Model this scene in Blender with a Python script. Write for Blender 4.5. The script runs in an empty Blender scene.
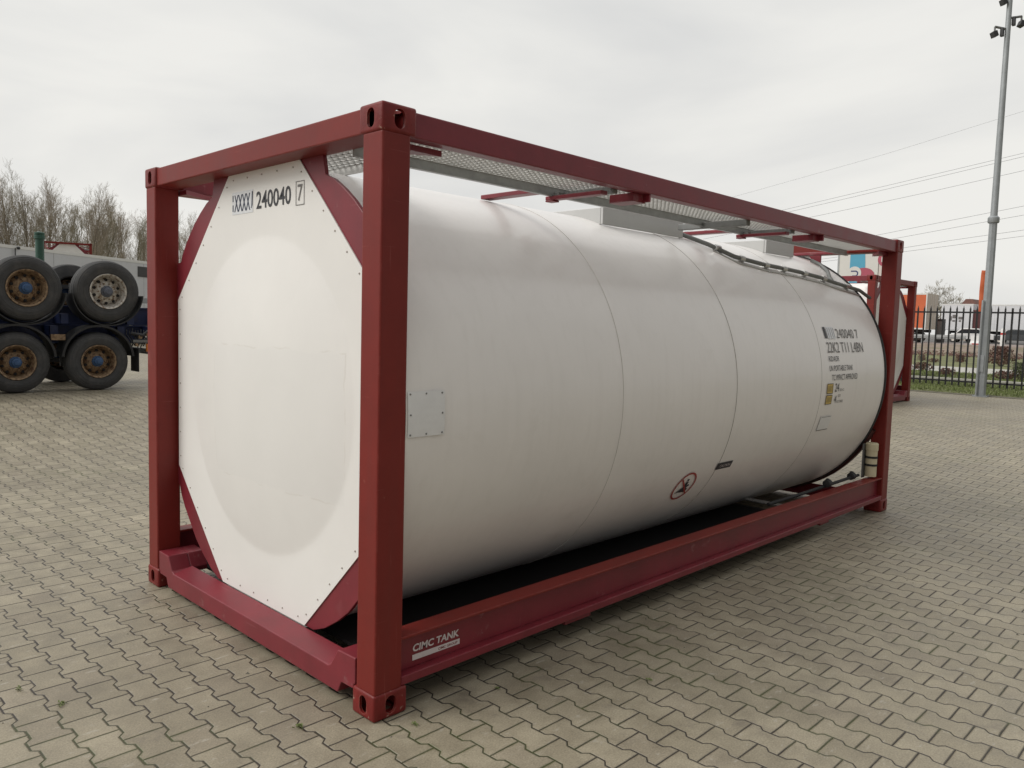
import bpy, bmesh, math, random
import numpy as np
from mathutils import Vector, Matrix
rnd = random.Random(7)
R = math.radians
PI = math.pi
S = bpy.context.scene
COL = S.collection

# ------------------------------------------------------------------ camera, world, sun, exposure
cam_d = bpy.data.cameras.new('camera')
cam = bpy.data.objects.new('camera', cam_d); COL.objects.link(cam)
RIGHT = Vector((0.69933476, -0.71425719, 0.02770483))
UP = Vector((0.03645664, 0.07435008, 0.99656559))
BACK = Vector((-0.713864, -0.69592294, 0.07803501))
CP = Vector((-1.92330446, -2.63949188, 1.71813461))
FPX = 787.825
m = Matrix((RIGHT, UP, BACK)).transposed().to_4x4(); m.translation = CP
cam.matrix_world = m
cam_d.sensor_width = 36.0
cam_d.lens = FPX / 1024 * 36.0
cam_d.clip_start = 0.05
cam_d.clip_end = 4000
S.camera = cam

SUN_EL, SUN_AZ = R(42), math.atan2(0.62, -1.0)       # direction the light comes from
w = bpy.data.worlds.new('World'); S.world = w; w.use_nodes = True
nt = w.node_tree; nt.nodes.clear()
def wn(t, **k):
    n = nt.nodes.new(t)
    for a, b in k.items(): setattr(n, a, b)
    return n
out = wn('ShaderNodeOutputWorld'); bg = wn('ShaderNodeBackground'); bg.inputs['Strength'].default_value = 0.10
sky = wn('ShaderNodeTexSky', sky_type='NISHITA'); sky.sun_disc = False
sky.sun_elevation = SUN_EL; sky.sun_rotation = PI / 2 - SUN_AZ
sky.air_density = 1.5; sky.dust_density = 3.0
hs = wn('ShaderNodeHueSaturation'); hs.inputs['Saturation'].default_value = 0.0
nt.links.new(sky.outputs[0], hs.inputs['Color'])
tc = wn('ShaderNodeTexCoord'); sep = wn('ShaderNodeSeparateXYZ'); nt.links.new(tc.outputs['Generated'], sep.inputs[0])
mp = wn('ShaderNodeMapping'); mp.inputs['Scale'].default_value = (1.4, 1.4, 4.5); nt.links.new(tc.outputs['Generated'], mp.inputs[0])
nz = wn('ShaderNodeTexNoise'); nz.inputs['Scale'].default_value = 1.5; nz.inputs['Detail'].default_value = 5; nz.inputs['Roughness'].default_value = 0.5
nz.inputs['Distortion'].default_value = 0.5
nt.links.new(mp.outputs[0], nz.inputs['Vector'])
cr = wn('ShaderNodeValToRGB')
cr.color_ramp.elements[0].position = 0.34; cr.color_ramp.elements[0].color = (0.83, 0.835, 0.84, 1)
cr.color_ramp.elements[1].position = 0.60; cr.color_ramp.elements[1].color = (0.985, 0.98, 0.96, 1)
nt.links.new(nz.outputs[0], cr.inputs[0])
ev = wn('ShaderNodeValToRGB')                          # luminance against height above the horizon
e = ev.color_ramp.elements
e[0].position = 0.0; e[0].color = (0.76, 0.755, 0.735, 1)
e[1].position = 1.0; e[1].color = (1.0, 1.0, 1.0, 1)
x_ = ev.color_ramp.elements.new(0.42); x_.color = (0.74, 0.74, 0.73, 1)
x_ = ev.color_ramp.elements.new(0.62); x_.color = (0.95, 0.95, 0.95, 1)
nt.links.new(sep.outputs['Z'], ev.inputs[0])
az = wn('ShaderNodeMapRange', interpolation_type='SMOOTHSTEP')   # sky dimmed toward the unseen -y side, added to deepen shade there
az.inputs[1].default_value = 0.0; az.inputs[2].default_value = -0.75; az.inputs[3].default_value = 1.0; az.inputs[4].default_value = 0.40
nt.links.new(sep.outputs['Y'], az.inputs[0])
mul = wn('ShaderNodeMix', data_type='RGBA', blend_type='MULTIPLY'); mul.inputs[0].default_value = 1
nt.links.new(cr.outputs[0], mul.inputs[6]); nt.links.new(ev.outputs[0], mul.inputs[7])
sc = wn('ShaderNodeMix', data_type='RGBA', blend_type='MULTIPLY'); sc.inputs[0].default_value = 1
sc.inputs[7].default_value = (12.7, 12.7, 12.7, 1); nt.links.new(mul.outputs[2], sc.inputs[6])
mx = wn('ShaderNodeMix', data_type='RGBA'); mx.inputs[0].default_value = 0.93
nt.links.new(hs.outputs[0], mx.inputs[6]); nt.links.new(sc.outputs[2], mx.inputs[7])
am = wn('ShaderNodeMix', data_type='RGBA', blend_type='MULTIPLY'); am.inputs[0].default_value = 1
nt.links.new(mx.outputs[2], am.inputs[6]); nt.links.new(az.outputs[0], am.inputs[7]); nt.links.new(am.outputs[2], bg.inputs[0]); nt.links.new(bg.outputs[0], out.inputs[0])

sd = bpy.data.lights.new('sun', 'SUN'); sd.energy = 1.85; sd.angle = R(35); sd.color = (1.0, 0.965, 0.91)
sun = bpy.data.objects.new('sun', sd); COL.objects.link(sun)
sv = Vector((math.cos(SUN_AZ) * math.cos(SUN_EL), math.sin(SUN_AZ) * math.cos(SUN_EL), math.sin(SUN_EL)))
sun.rotation_euler = sv.to_track_quat('Z', 'Y').to_euler()
S.view_settings.view_transform = 'Standard'; S.view_settings.look = 'None'
S.view_settings.exposure = -0.08; S.view_settings.gamma = 1.0
S.view_settings.use_curve_mapping = False

# ------------------------------------------------------------------ materials
def mat(name, col, rough=0.5, metal=0.0, spec=0.5, noise=None, bump=None, coat=0.0, dirt=None, streak=None):
    """noise=(scale, amount) mottles the base colour; bump=(scale, strength, distance);
    dirt=(scale, lo, hi, colour); streak=(amount) vertical runs"""
    M = bpy.data.materials.new(name); M.use_nodes = True
    t = M.node_tree; b = t.nodes['Principled BSDF']
    b.inputs['Base Color'].default_value = (*col, 1); b.inputs['Roughness'].default_value = rough
    b.inputs['Metallic'].default_value = metal; b.inputs['Specular IOR Level'].default_value = spec
    b.inputs['Coat Weight'].default_value = coat; b.inputs['Coat Roughness'].default_value = 0.12
    tc = t.nodes.new('ShaderNodeTexCoord'); last = None
    if noise:
        n = t.nodes.new('ShaderNodeTexNoise'); n.inputs['Scale'].default_value = noise[0]; n.inputs['Detail'].default_value = 8
        n.inputs['Roughness'].default_value = 0.65
        t.links.new(tc.outputs['Object'], n.inputs['Vector'])
        r = t.nodes.new('ShaderNodeValToRGB'); a = noise[1]
        r.color_ramp.elements[0].position = 0.3; r.color_ramp.elements[1].position = 0.72
        r.color_ramp.elements[0].color = (*[c * (1 - a) for c in col], 1)
        r.color_ramp.elements[1].color = (*[min(1, c * (1 + a)) for c in col], 1)
        t.links.new(n.outputs[0], r.inputs[0]); last = r.outputs[0]
        mr = t.nodes.new('ShaderNodeMapRange'); mr.inputs[3].default_value = max(0, rough - 0.1); mr.inputs[4].default_value = min(1, rough + 0.12)
        t.links.new(n.outputs[0], mr.inputs[0]); t.links.new(mr.outputs[0], b.inputs['Roughness'])
    if streak:
        mp = t.nodes.new('ShaderNodeMapping'); mp.inputs['Scale'].default_value = (22, 22, 0.7)
        t.links.new(tc.outputs['Object'], mp.inputs[0])
        n = t.nodes.new('ShaderNodeTexNoise'); n.inputs['Scale'].default_value = 1.0; n.inputs['Detail'].default_value = 4
        t.links.new(mp.outputs[0], n.inputs['Vector'])
        r = t.nodes.new('ShaderNodeMapRange'); r.inputs[1].default_value = 0.5; r.inputs[2].default_value = 0.8; r.inputs[4].default_value = streak[0]
        t.links.new(n.outputs[0], r.inputs[0])
        mx = t.nodes.new('ShaderNodeMix'); mx.data_type = 'RGBA'; mx.inputs[6].default_value = (*col, 1)
        if last: t.links.new(last, mx.inputs[6])
        mx.inputs[7].default_value = (*streak[1], 1); t.links.new(r.outputs[0], mx.inputs[0]); last = mx.outputs[2]
    if dirt:
        n = t.nodes.new('ShaderNodeTexNoise'); n.inputs['Scale'].default_value = dirt[0]; n.inputs['Detail'].default_value = 9; n.inputs['Roughness'].default_value = 0.7
        t.links.new(tc.outputs['Object'], n.inputs['Vector'])
        r = t.nodes.new('ShaderNodeMapRange'); r.inputs[1].default_value = dirt[1]; r.inputs[2].default_value = dirt[2]
        t.links.new(n.outputs[0], r.inputs[0])
        mx = t.nodes.new('ShaderNodeMix'); mx.data_type = 'RGBA'; mx.inputs[6].default_value = (*col, 1)
        if last: t.links.new(last, mx.inputs[6])
        mx.inputs[7].default_value = (*dirt[3], 1); t.links.new(r.outputs[0], mx.inputs[0]); last = mx.outputs[2]
    if last: t.links.new(last, b.inputs['Base Color'])
    if bump:
        n = t.nodes.new('ShaderNodeTexNoise'); n.inputs['Scale'].default_value = bump[0]; n.inputs['Detail'].default_value = 5
        t.links.new(tc.outputs['Object'], n.inputs['Vector'])
        bp = t.nodes.new('ShaderNodeBump'); bp.inputs['Strength'].default_value = bump[1]; bp.inputs['Distance'].default_value = bump[2]
        t.links.new(n.outputs[0], bp.inputs['Height']); t.links.new(bp.outputs[0], b.inputs['Normal'])
    return M

M = {}
M['post'] = mat('red_oxide_paint', (0.182, 0.0175, 0.0130), 0.46, spec=0.32, noise=(3, 0.14), bump=(60, 0.12, 0.002), dirt=(9, 0.66, 0.74, (0.26, 0.085, 0.065)), streak=(0.25, (0.13, 0.03, 0.025)))
M['rail'] = mat('crimson_primer', (0.185, 0.0175, 0.0275), 0.40, spec=0.5, noise=(4, 0.18), bump=(50, 0.15, 0.002), dirt=(7, 0.62, 0.70, (0.24, 0.085, 0.09)))
M['cast'] = mat('casting_red', (0.170, 0.0135, 0.012), 0.45, spec=0.35, noise=(12, 0.25), bump=(70, 0.45, 0.003), dirt=(22, 0.61, 0.66, (0.33, 0.19, 0.15)))
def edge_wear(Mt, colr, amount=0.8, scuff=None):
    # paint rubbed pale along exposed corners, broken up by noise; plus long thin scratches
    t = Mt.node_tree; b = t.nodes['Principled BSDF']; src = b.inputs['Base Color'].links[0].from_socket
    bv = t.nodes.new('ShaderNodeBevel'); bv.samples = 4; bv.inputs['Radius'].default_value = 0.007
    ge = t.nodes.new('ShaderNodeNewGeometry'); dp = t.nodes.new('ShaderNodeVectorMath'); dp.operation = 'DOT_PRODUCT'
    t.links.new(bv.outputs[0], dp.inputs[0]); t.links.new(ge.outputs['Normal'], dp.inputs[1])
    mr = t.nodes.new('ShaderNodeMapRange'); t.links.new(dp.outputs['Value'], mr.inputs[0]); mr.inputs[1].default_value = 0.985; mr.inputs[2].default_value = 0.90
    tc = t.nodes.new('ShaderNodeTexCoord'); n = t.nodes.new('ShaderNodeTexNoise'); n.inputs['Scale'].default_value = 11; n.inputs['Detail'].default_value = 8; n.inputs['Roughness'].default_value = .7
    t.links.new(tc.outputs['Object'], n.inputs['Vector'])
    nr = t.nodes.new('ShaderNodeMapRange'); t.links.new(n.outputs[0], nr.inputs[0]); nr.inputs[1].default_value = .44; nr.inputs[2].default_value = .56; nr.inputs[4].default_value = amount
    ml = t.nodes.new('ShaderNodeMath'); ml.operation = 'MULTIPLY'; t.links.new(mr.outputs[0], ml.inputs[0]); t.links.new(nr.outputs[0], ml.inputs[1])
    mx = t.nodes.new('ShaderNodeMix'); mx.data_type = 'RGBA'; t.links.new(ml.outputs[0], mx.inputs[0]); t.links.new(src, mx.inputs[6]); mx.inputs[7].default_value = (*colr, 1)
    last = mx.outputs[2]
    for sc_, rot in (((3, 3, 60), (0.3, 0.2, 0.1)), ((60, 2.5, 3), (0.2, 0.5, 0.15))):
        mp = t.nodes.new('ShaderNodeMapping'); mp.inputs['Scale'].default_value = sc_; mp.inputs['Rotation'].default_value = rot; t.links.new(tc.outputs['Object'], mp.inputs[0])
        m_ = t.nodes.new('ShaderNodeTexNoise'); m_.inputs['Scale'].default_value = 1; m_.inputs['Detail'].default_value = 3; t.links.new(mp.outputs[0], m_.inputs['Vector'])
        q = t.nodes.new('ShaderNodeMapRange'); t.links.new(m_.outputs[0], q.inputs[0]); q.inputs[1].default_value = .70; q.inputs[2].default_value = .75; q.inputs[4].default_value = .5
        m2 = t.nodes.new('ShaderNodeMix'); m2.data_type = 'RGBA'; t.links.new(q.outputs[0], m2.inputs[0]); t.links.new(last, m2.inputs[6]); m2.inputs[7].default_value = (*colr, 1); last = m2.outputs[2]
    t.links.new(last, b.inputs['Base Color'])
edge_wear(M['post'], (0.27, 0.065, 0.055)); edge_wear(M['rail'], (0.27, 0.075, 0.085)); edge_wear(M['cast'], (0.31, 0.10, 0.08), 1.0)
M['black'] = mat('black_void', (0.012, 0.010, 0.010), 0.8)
M['plate'] = mat('white_end_panel', (0.80, 0.785, 0.76), 0.38, noise=(1.6, 0.03), bump=(1.8, 0.25, 0.01), dirt=(5, 0.68, 0.80, (0.58, 0.54, 0.48)))
def ghost(Mt):
    # the outline a removed placard left on the panel paint
    t = Mt.node_tree; b = t.nodes['Principled BSDF']; src = b.inputs['Base Color'].links[0].from_socket
    tc = t.nodes.new('ShaderNodeTexCoord'); n = t.nodes.new('ShaderNodeTexNoise'); n.inputs['Scale'].default_value = 6; n.inputs['Detail'].default_value = 6
    t.links.new(tc.outputs['Object'], n.inputs['Vector'])
    va = t.nodes.new('ShaderNodeVectorMath'); va.operation = 'MULTIPLY_ADD'; t.links.new(n.outputs['Color'], va.inputs[0]); va.inputs[1].default_value = (0, .05, .05); t.links.new(tc.outputs['Object'], va.inputs[2])
    sp = t.nodes.new('ShaderNodeSeparateXYZ'); t.links.new(va.outputs[0], sp.inputs[0])
    def M_(op, a, c, d=None):
        k = t.nodes.new('ShaderNodeMath'); k.operation = op
        for i, v in enumerate((a, c, d)):
            if v is None: continue
            if isinstance(v, (int, float)): k.inputs[i].default_value = v
            else: t.links.new(v, k.inputs[i])
        return k.outputs[0]
    dy = M_('SUBTRACT', 0.62, M_('ABSOLUTE', M_('SUBTRACT', sp.outputs[1], 1.07), 0)); dz = M_('SUBTRACT', 0.36, M_('ABSOLUTE', M_('SUBTRACT', sp.outputs[2], 1.22), 0))
    d = M_('MINIMUM', dy, dz)
    ins = t.nodes.new('ShaderNodeMapRange'); t.links.new(d, ins.inputs[0]); ins.inputs[1].default_value = 0; ins.inputs[2].default_value = .012; ins.inputs[4].default_value = .30
    mx = t.nodes.new('ShaderNodeMix'); mx.data_type = 'RGBA'; t.links.new(ins.outputs[0], mx.inputs[0]); t.links.new(src, mx.inputs[6]); mx.inputs[7].default_value = (.74, .73, .71, 1)
    ed = t.nodes.new('ShaderNodeMapRange'); t.links.new(M_('ABSOLUTE', d, 0), ed.inputs[0]); ed.inputs[1].default_value = .007; ed.inputs[2].default_value = 0; ed.inputs[4].default_value = 1
    nm = t.nodes.new('ShaderNodeMapRange'); t.links.new(n.outputs[0], nm.inputs[0]); nm.inputs[1].default_value = .48; nm.inputs[2].default_value = .60; nm.inputs[4].default_value = .30
    m2 = t.nodes.new('ShaderNodeMix'); m2.data_type = 'RGBA'; t.links.new(M_('MULTIPLY', ed.outputs[0], nm.outputs[0]), m2.inputs[0]); t.links.new(mx.outputs[2], m2.inputs[6]); m2.inputs[7].default_value = (.55, .51, .45, 1)
    t.links.new(m2.outputs[2], b.inputs['Base Color'])
ghost(M['plate'])
M['shell'] = mat('white_cladding', (0.83, 0.80, 0.775), 0.34, coat=0.22, noise=(1.3, 0.035), bump=(1.1, 0.45, 0.028), dirt=(2.2, 0.60, 0.85, (0.70, 0.67, 0.63)), streak=(0.16, (0.62, 0.59, 0.55)))
M['steel'] = mat('galvanised_steel', (0.36, 0.37, 0.37), 0.5, 0.45, noise=(14, 0.2))
M['mesh'] = mat('galvanised_grating', (0.62, 0.62, 0.60), 0.5, 0.1, noise=(14, 0.1))
M['darksteel'] = mat('dull_grey_steel', (0.20, 0.205, 0.20), 0.55, 0.3, noise=(10, 0.2))
M['spill'] = mat('pale_aluminium_sheet', (0.50, 0.50, 0.49), 0.45, 0.25, noise=(3, 0.06))
M['stainless'] = mat('stainless', (0.55, 0.55, 0.54), 0.28, 0.85, noise=(8, 0.1))
M['rivet'] = mat('dull_rivet', (0.42, 0.38, 0.35), 0.5, 0.3)
M['seam'] = mat('seam_sealant', (0.40, 0.375, 0.35), 0.6)
M['seamfaint'] = mat('painted_over_seam', (0.66, 0.63, 0.60), 0.6)
M['cradle'] = mat('dark_maroon_cradle', (0.06, 0.014, 0.012), 0.55)
M['rubber'] = mat('black_rubber', (0.022, 0.022, 0.023), 0.75, noise=(20, 0.3), bump=(80, 0.3, 0.002))
M['tyre'] = mat('tyre_rubber', (0.052, 0.052, 0.053), 0.8, noise=(6, 0.25), dirt=(5, 0.5, 0.75, (0.085, 0.08, 0.075)))
M['rust'] = mat('rusty_bronze_rim', (0.29, 0.20, 0.12), 0.5, 0.4, noise=(25, 0.5), dirt=(14, 0.48, 0.62, (0.09, 0.045, 0.025)))
M['rimsilver'] = mat('silver_rim', (0.56, 0.53, 0.48), 0.45, 0.4, noise=(20, 0.25), dirt=(16, 0.5, 0.62, (0.22, 0.15, 0.10)))
M['hubblue'] = mat('blue_hub', (0.035, 0.085, 0.19), 0.5, noise=(20, 0.3))
M['hubgrey'] = mat('grey_hub', (0.10, 0.11, 0.14), 0.5, noise=(20, 0.3))
M['chassis'] = mat('dark_blue_chassis', (0.010, 0.022, 0.085), 0.5, noise=(5, 0.35), dirt=(8, 0.55, 0.75, (0.03, 0.03, 0.035)))
M['guard'] = mat('mudguard_plastic', (0.020, 0.020, 0.021), 0.6, noise=(8, 0.3))
M['amber'] = mat('amber_lens', (0.75, 0.22, 0.03), 0.3)
M['redlens'] = mat('red_lens', (0.5, 0.02, 0.02), 0.3)
M['whitebox'] = mat('white_box_body', (0.56, 0.575, 0.60), 0.4, noise=(1, 0.04), streak=(0.15, (0.36, 0.36, 0.37)))
M['whitebox2'] = mat('clean_white_box_body', (0.66, 0.67, 0.69), 0.4, noise=(1, 0.04))
M['whitetrim'] = mat('white_trim', (0.72, 0.72, 0.70), 0.45, noise=(3, 0.05))
M['green'] = mat('green_paint', (0.028, 0.085, 0.062), 0.5, noise=(8, 0.25))
M['dark'] = mat('dark_plastic', (0.03, 0.03, 0.032), 0.5, noise=(8, 0.2))
M['glass'] = mat('dark_glass', (0.03, 0.035, 0.04), 0.1)
M['text'] = mat('black_vinyl', (0.03, 0.03, 0.036), 0.5, noise=(30, 0.3))
M['textgrey'] = mat('faded_vinyl', (0.16, 0.15, 0.145), 0.5, noise=(60, 0.6))
M['white'] = mat('white_vinyl', (0.62, 0.56, 0.56), 0.5, noise=(30, 0.08))
M['bluewhite'] = mat('pale_blue_sticker', (0.70, 0.715, 0.74), 0.4, noise=(30, 0.08))
M['yellow'] = mat('ochre_label', (0.62, 0.44, 0.11), 0.5, noise=(30, 0.15))
M['signred'] = mat('faded_red_sign', (0.36, 0.055, 0.045), 0.5, noise=(30, 0.2))
M['cream'] = mat('cream_plastic', (0.60, 0.53, 0.36), 0.45, noise=(15, 0.08))
M['fence'] = mat('black_fence_paint', (0.006, 0.006, 0.007), 0.5, noise=(10, 0.2))
M['mast'] = mat('galvanised_mast', (0.33, 0.35, 0.36), 0.45, 0.35, noise=(5, 0.15), streak=(0.4, (0.24, 0.25, 0.26)))
M['orange'] = mat('orange_curtain', (0.60, 0.135, 0.05), 0.5, noise=(1.5, 0.08))
M['creambox'] = mat('cream_end', (0.60, 0.54, 0.45), 0.5, noise=(3, 0.06))
M['maroon'] = mat('maroon_door', (0.10, 0.03, 0.03), 0.5, noise=(3, 0.2))
M['brownroof'] = mat('brown_roof_tiles', (0.20, 0.10, 0.08), 0.8, noise=(3, 0.2))
M['brick'] = mat('pale_brick', (0.42, 0.36, 0.31), 0.8, noise=(3, 0.1))
M['bark'] = mat('poplar_bark', (0.17, 0.14, 0.105), 0.85, noise=(2, 0.25))
M['twig'] = mat('twig_bark', (0.33, 0.28, 0.22), 0.85, noise=(0.6, 0.25))
M['twig2'] = mat('twig_olive', (0.30, 0.27, 0.20), 0.85, noise=(0.6, 0.25))
M['shrub'] = mat('reddish_shrub', (0.12, 0.06, 0.045), 0.8, noise=(3, 0.4))
M['shrubg'] = mat('green_shrub', (0.07, 0.085, 0.03), 0.8, noise=(3, 0.4))
M['grass'] = mat('grass_ground', (0.150, 0.160, 0.062), 0.95, noise=(0.8, 0.35), dirt=(3, 0.5, 0.7, (0.12, 0.10, 0.055)))
M['blade'] = mat('grass_blades', (0.150, 0.185, 0.060), 0.8, noise=(1.5, 0.35))
M['path'] = mat('pale_concrete', (0.42, 0.41, 0.37), 0.9, noise=(3, 0.12))
M['kerb'] = mat('kerb_stone', (0.38, 0.37, 0.33), 0.9, noise=(6, 0.15))
M['edge'] = mat('edge_stone', (0.16, 0.15, 0.12), 0.9, noise=(8, 0.25))
M['road'] = mat('clinker_road', (0.27, 0.22, 0.195), 0.9, noise=(2, 0.12))
M['bank'] = mat('brown_bank', (0.25, 0.195, 0.155), 0.95, noise=(1.2, 0.3), dirt=(0.9, 0.5, 0.62, (0.15, 0.14, 0.07)))
M['terrain'] = mat('rough_land', (0.17, 0.165, 0.11), 0.95, noise=(0.15, 0.3))
M['asphalt'] = mat('forecourt_asphalt', (0.13, 0.125, 0.12), 0.95, noise=(1, 0.15))
M['signwhite'] = mat('banner_white', (0.68, 0.66, 0.62), 0.5, noise=(2, 0.04))
M['signpink'] = mat('banner_offwhite', (0.66, 0.58, 0.54), 0.5, noise=(2, 0.04))
M['signblue'] = mat('banner_blue', (0.09, 0.36, 0.52), 0.5, noise=(2, 0.05))
M['signcrim'] = mat('banner_crimson', (0.42, 0.08, 0.12), 0.5, noise=(2, 0.05))
M['navy'] = mat('banner_navy', (0.03, 0.04, 0.14), 0.5)
M['wire'] = mat('cable', (0.16, 0.16, 0.165), 0.6)
M['carpaint'] = mat('dark_car_paint', (0.05, 0.055, 0.06), 0.25, coat=0.5)
M['carwhite'] = mat('white_van_paint', (0.70, 0.70, 0.69), 0.3)

# ---- interlocking block paving
PV_L, PV_P, PV_A = 0.197, 0.1430, 0.0120
def paving_material():
    Mt = bpy.data.materials.new('interlocking_block_paving'); Mt.use_nodes = True
    t = Mt.node_tree; b = t.nodes['Principled BSDF']
    def sock(n, i, v):
        if isinstance(v, (int, float)): n.inputs[i].default_value = v
        else: t.links.new(v, n.inputs[i])
    def ma(op, a, b_=None, c=None):
        n = t.nodes.new('ShaderNodeMath'); n.operation = op; sock(n, 0, a)
        if b_ is not None: sock(n, 1, b_)
        if c is not None: sock(n, 2, c)
        return n.outputs[0]
    def smooth(v, a, b_):
        n = t.nodes.new('ShaderNodeMapRange'); n.interpolation_type = 'SMOOTHSTEP'
        sock(n, 0, v); sock(n, 1, a); sock(n, 2, b_); return n.outputs[0]
    def noise(vec, s, d=4, r=0.6):
        n = t.nodes.new('ShaderNodeTexNoise'); n.inputs['Scale'].default_value = s; n.inputs['Detail'].default_value = d
        n.inputs['Roughness'].default_value = r; t.links.new(vec, n.inputs['Vector']); return n
    def ramp(f, a, b_, pa=0.3, pb=0.7):
        n = t.nodes.new('ShaderNodeValToRGB'); n.color_ramp.elements[0].position = pa; n.color_ramp.elements[1].position = pb
        n.color_ramp.elements[0].color = (*a, 1); n.color_ramp.elements[1].color = (*b_, 1); t.links.new(f, n.inputs[0]); return n.outputs[0]
    def mix(f, a, b_, mode='MIX'):
        n = t.nodes.new('ShaderNodeMix'); n.data_type = 'RGBA'; n.blend_type = mode; sock(n, 0, f)
        for i, v in ((6, a), (7, b_)):
            if isinstance(v, tuple): n.inputs[i].default_value = (*v, 1)
            else: t.links.new(v, n.inputs[i])
        return n.outputs[2]
    tc = t.nodes.new('ShaderNodeTexCoord'); P = tc.outputs['Object']
    wob = noise(P, 1.3, 3); wv = t.nodes.new('ShaderNodeVectorMath'); wv.operation = 'MULTIPLY_ADD'
    t.links.new(wob.outputs['Color'], wv.inputs[0]); wv.inputs[1].default_value = (0.012, 0.012, 0); t.links.new(P, wv.inputs[2])
    wob2 = noise(P, 14, 3); wv2 = t.nodes.new('ShaderNodeVectorMath'); wv2.operation = 'MULTIPLY_ADD'
    t.links.new(wob2.outputs['Color'], wv2.inputs[0]); wv2.inputs[1].default_value = (0.005, 0.005, 0); t.links.new(wv.outputs[0], wv2.inputs[2])
    sp = t.nodes.new('ShaderNodeSeparateXYZ'); t.links.new(wv2.outputs[0], sp.inputs[0])
    X0 = 0.9215 + 0.008; Y0 = -0.806 + 0.008
    cx = ma('DIVIDE', ma('SUBTRACT', sp.outputs[0], X0), PV_P)
    cy = ma('DIVIDE', ma('SUBTRACT', sp.outputs[1], Y0), PV_L)
    # triangle wave: 1 at integer cy, -1 at half
    fr = ma('FRACT', ma('ADD', cy, 1000.0))
    tri = ma('SUBTRACT', ma('MULTIPLY', ma('ABSOLUTE', ma('SUBTRACT', fr, 0.5)), 4.0), 1.0)
    wv_ = ma('MINIMUM', ma('MAXIMUM', ma('MULTIPLY', tri, 4.4), -1.0), 1.0)
    k = ma('FLOOR', ma('ADD', cx, 0.5))
    # parity sign: -1 even, +1 odd
    par = ma('SUBTRACT', 1.0, ma('MULTIPLY', ma('MODULO', ma('ADD', k, 10000.0), 2.0), 2.0))
    db = ma('ADD', ma('SUBTRACT', cx, k), ma('MULTIPLY', ma('MULTIPLY', par, wv_), PV_A / PV_P))   # signed distance past boundary k
    side = ma('GREATER_THAN', db, 0.0)
    colI = ma('SUBTRACT', ma('ADD', k, side), 1.0)
    dw = ma('MULTIPLY', ma('ABSOLUTE', db), PV_P)
    podd = ma('MODULO', ma('ADD', colI, 10000.0), 2.0)
    cyo = ma('ADD', cy, ma('MULTIPLY', podd, 0.5))
    ci = ma('FLOOR', ma('ADD', cyo, 0.5))
    dj = ma('MULTIPLY', ma('ABSOLUTE', ma('SUBTRACT', cyo, ci)), PV_L)
    rowI = ma('FLOOR', cyo)
    ci2 = rowI
    # joint width varies
    jn = noise(P, 4.0, 3)
    jw = ma('MULTIPLY_ADD', jn.outputs[0], 0.0042, 0.0002)
    dist_w = ma('SUBTRACT', dw, ma('MULTIPLY', jw, 1.15)); dist_j = ma('SUBTRACT', dj, jw)
    d = ma('MINIMUM', dist_w, dist_j)
    joint = ma('SUBTRACT', 1.0, smooth(d, 0.0000, 0.0013))
    cham = smooth(d, -0.001, 0.005)
    cmb = t.nodes.new('ShaderNodeCombineXYZ'); t.links.new(colI, cmb.inputs[0]); t.links.new(ci2, cmb.inputs[1])
    wn_ = t.nodes.new('ShaderNodeTexWhiteNoise'); wn_.noise_dimensions = '3D'; t.links.new(cmb.outputs[0], wn_.inputs['Vector'])
    wsep = t.nodes.new('ShaderNodeSeparateColor'); t.links.new(wn_.outputs['Color'], wsep.inputs[0])
    base = ramp(wsep.outputs[0], (0.246, 0.214, 0.153), (0.302, 0.265, 0.193), 0.0, 1.0)
    base = mix(ma('MULTIPLY', ma('GREATER_THAN', wsep.outputs[1], 0.86), 0.22), base, (0.22, 0.18, 0.14))
    big = noise(P, 0.35, 5, 0.6)
    base = mix(1.0, base, ramp(big.outputs[0], (0.80, 0.80, 0.80), (1.16, 1.16, 1.15), 0.3, 0.7), 'MULTIPLY')
    med = noise(P, 5.0, 6, 0.65)
    base = mix(1.0, base, ramp(med.outputs[0], (0.74, 0.73, 0.71), (1.12, 1.12, 1.12), 0.28, 0.66), 'MULTIPLY')
    fine = noise(P, 130, 3, 0.7)
    base = mix(1.0, base, ramp(fine.outputs[0], (0.72, 0.72, 0.72), (1.24, 1.24, 1.24), 0.3, 0.7), 'MULTIPLY')
    # pale scuffs and dark spots
    mp = t.nodes.new('ShaderNodeMapping'); mp.inputs['Scale'].default_value = (9, 22, 1); mp.inputs['Rotation'].default_value = (0, 0, 0.5); t.links.new(P, mp.inputs[0])
    sc_ = noise(mp.outputs[0], 1.0, 6, 0.7)
    base = mix(ma('MULTIPLY', smooth(sc_.outputs[0], 0.58, 0.70), 0.55), base, (0.42, 0.39, 0.33))
    sp_ = noise(P, 3.2, 5, 0.75)
    base = mix(ma('MULTIPLY', smooth(sp_.outputs[0], 0.56, 0.70), 0.40), base, (0.13, 0.11, 0.09))
    dk = noise(P, 9, 4, 0.7)
    base = mix(ma('MULTIPLY', smooth(dk.outputs[0], 0.70, 0.76), 0.5), base, (0.10, 0.085, 0.07))
    mossn = noise(P, 0.9, 5, 0.65)
    jc = mix(smooth(mossn.outputs[0], 0.50, 0.62), (0.016, 0.011, 0.006), (0.045, 0.055, 0.010))
    moss_edge = ma('MULTIPLY', smooth(mossn.outputs[0], 0.54, 0.68), ma('SUBTRACT', 1.0, smooth(d, 0.0, 0.014)))
    base = mix(ma('MULTIPLY', moss_edge, 0.5), base, (0.10, 0.11, 0.035))
    edge_dark = ma('MULTIPLY', ma('SUBTRACT', 1.0, smooth(d, 0.0, 0.008)), 0.18)
    base = mix(edge_dark, base, (0.11, 0.095, 0.07))
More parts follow.
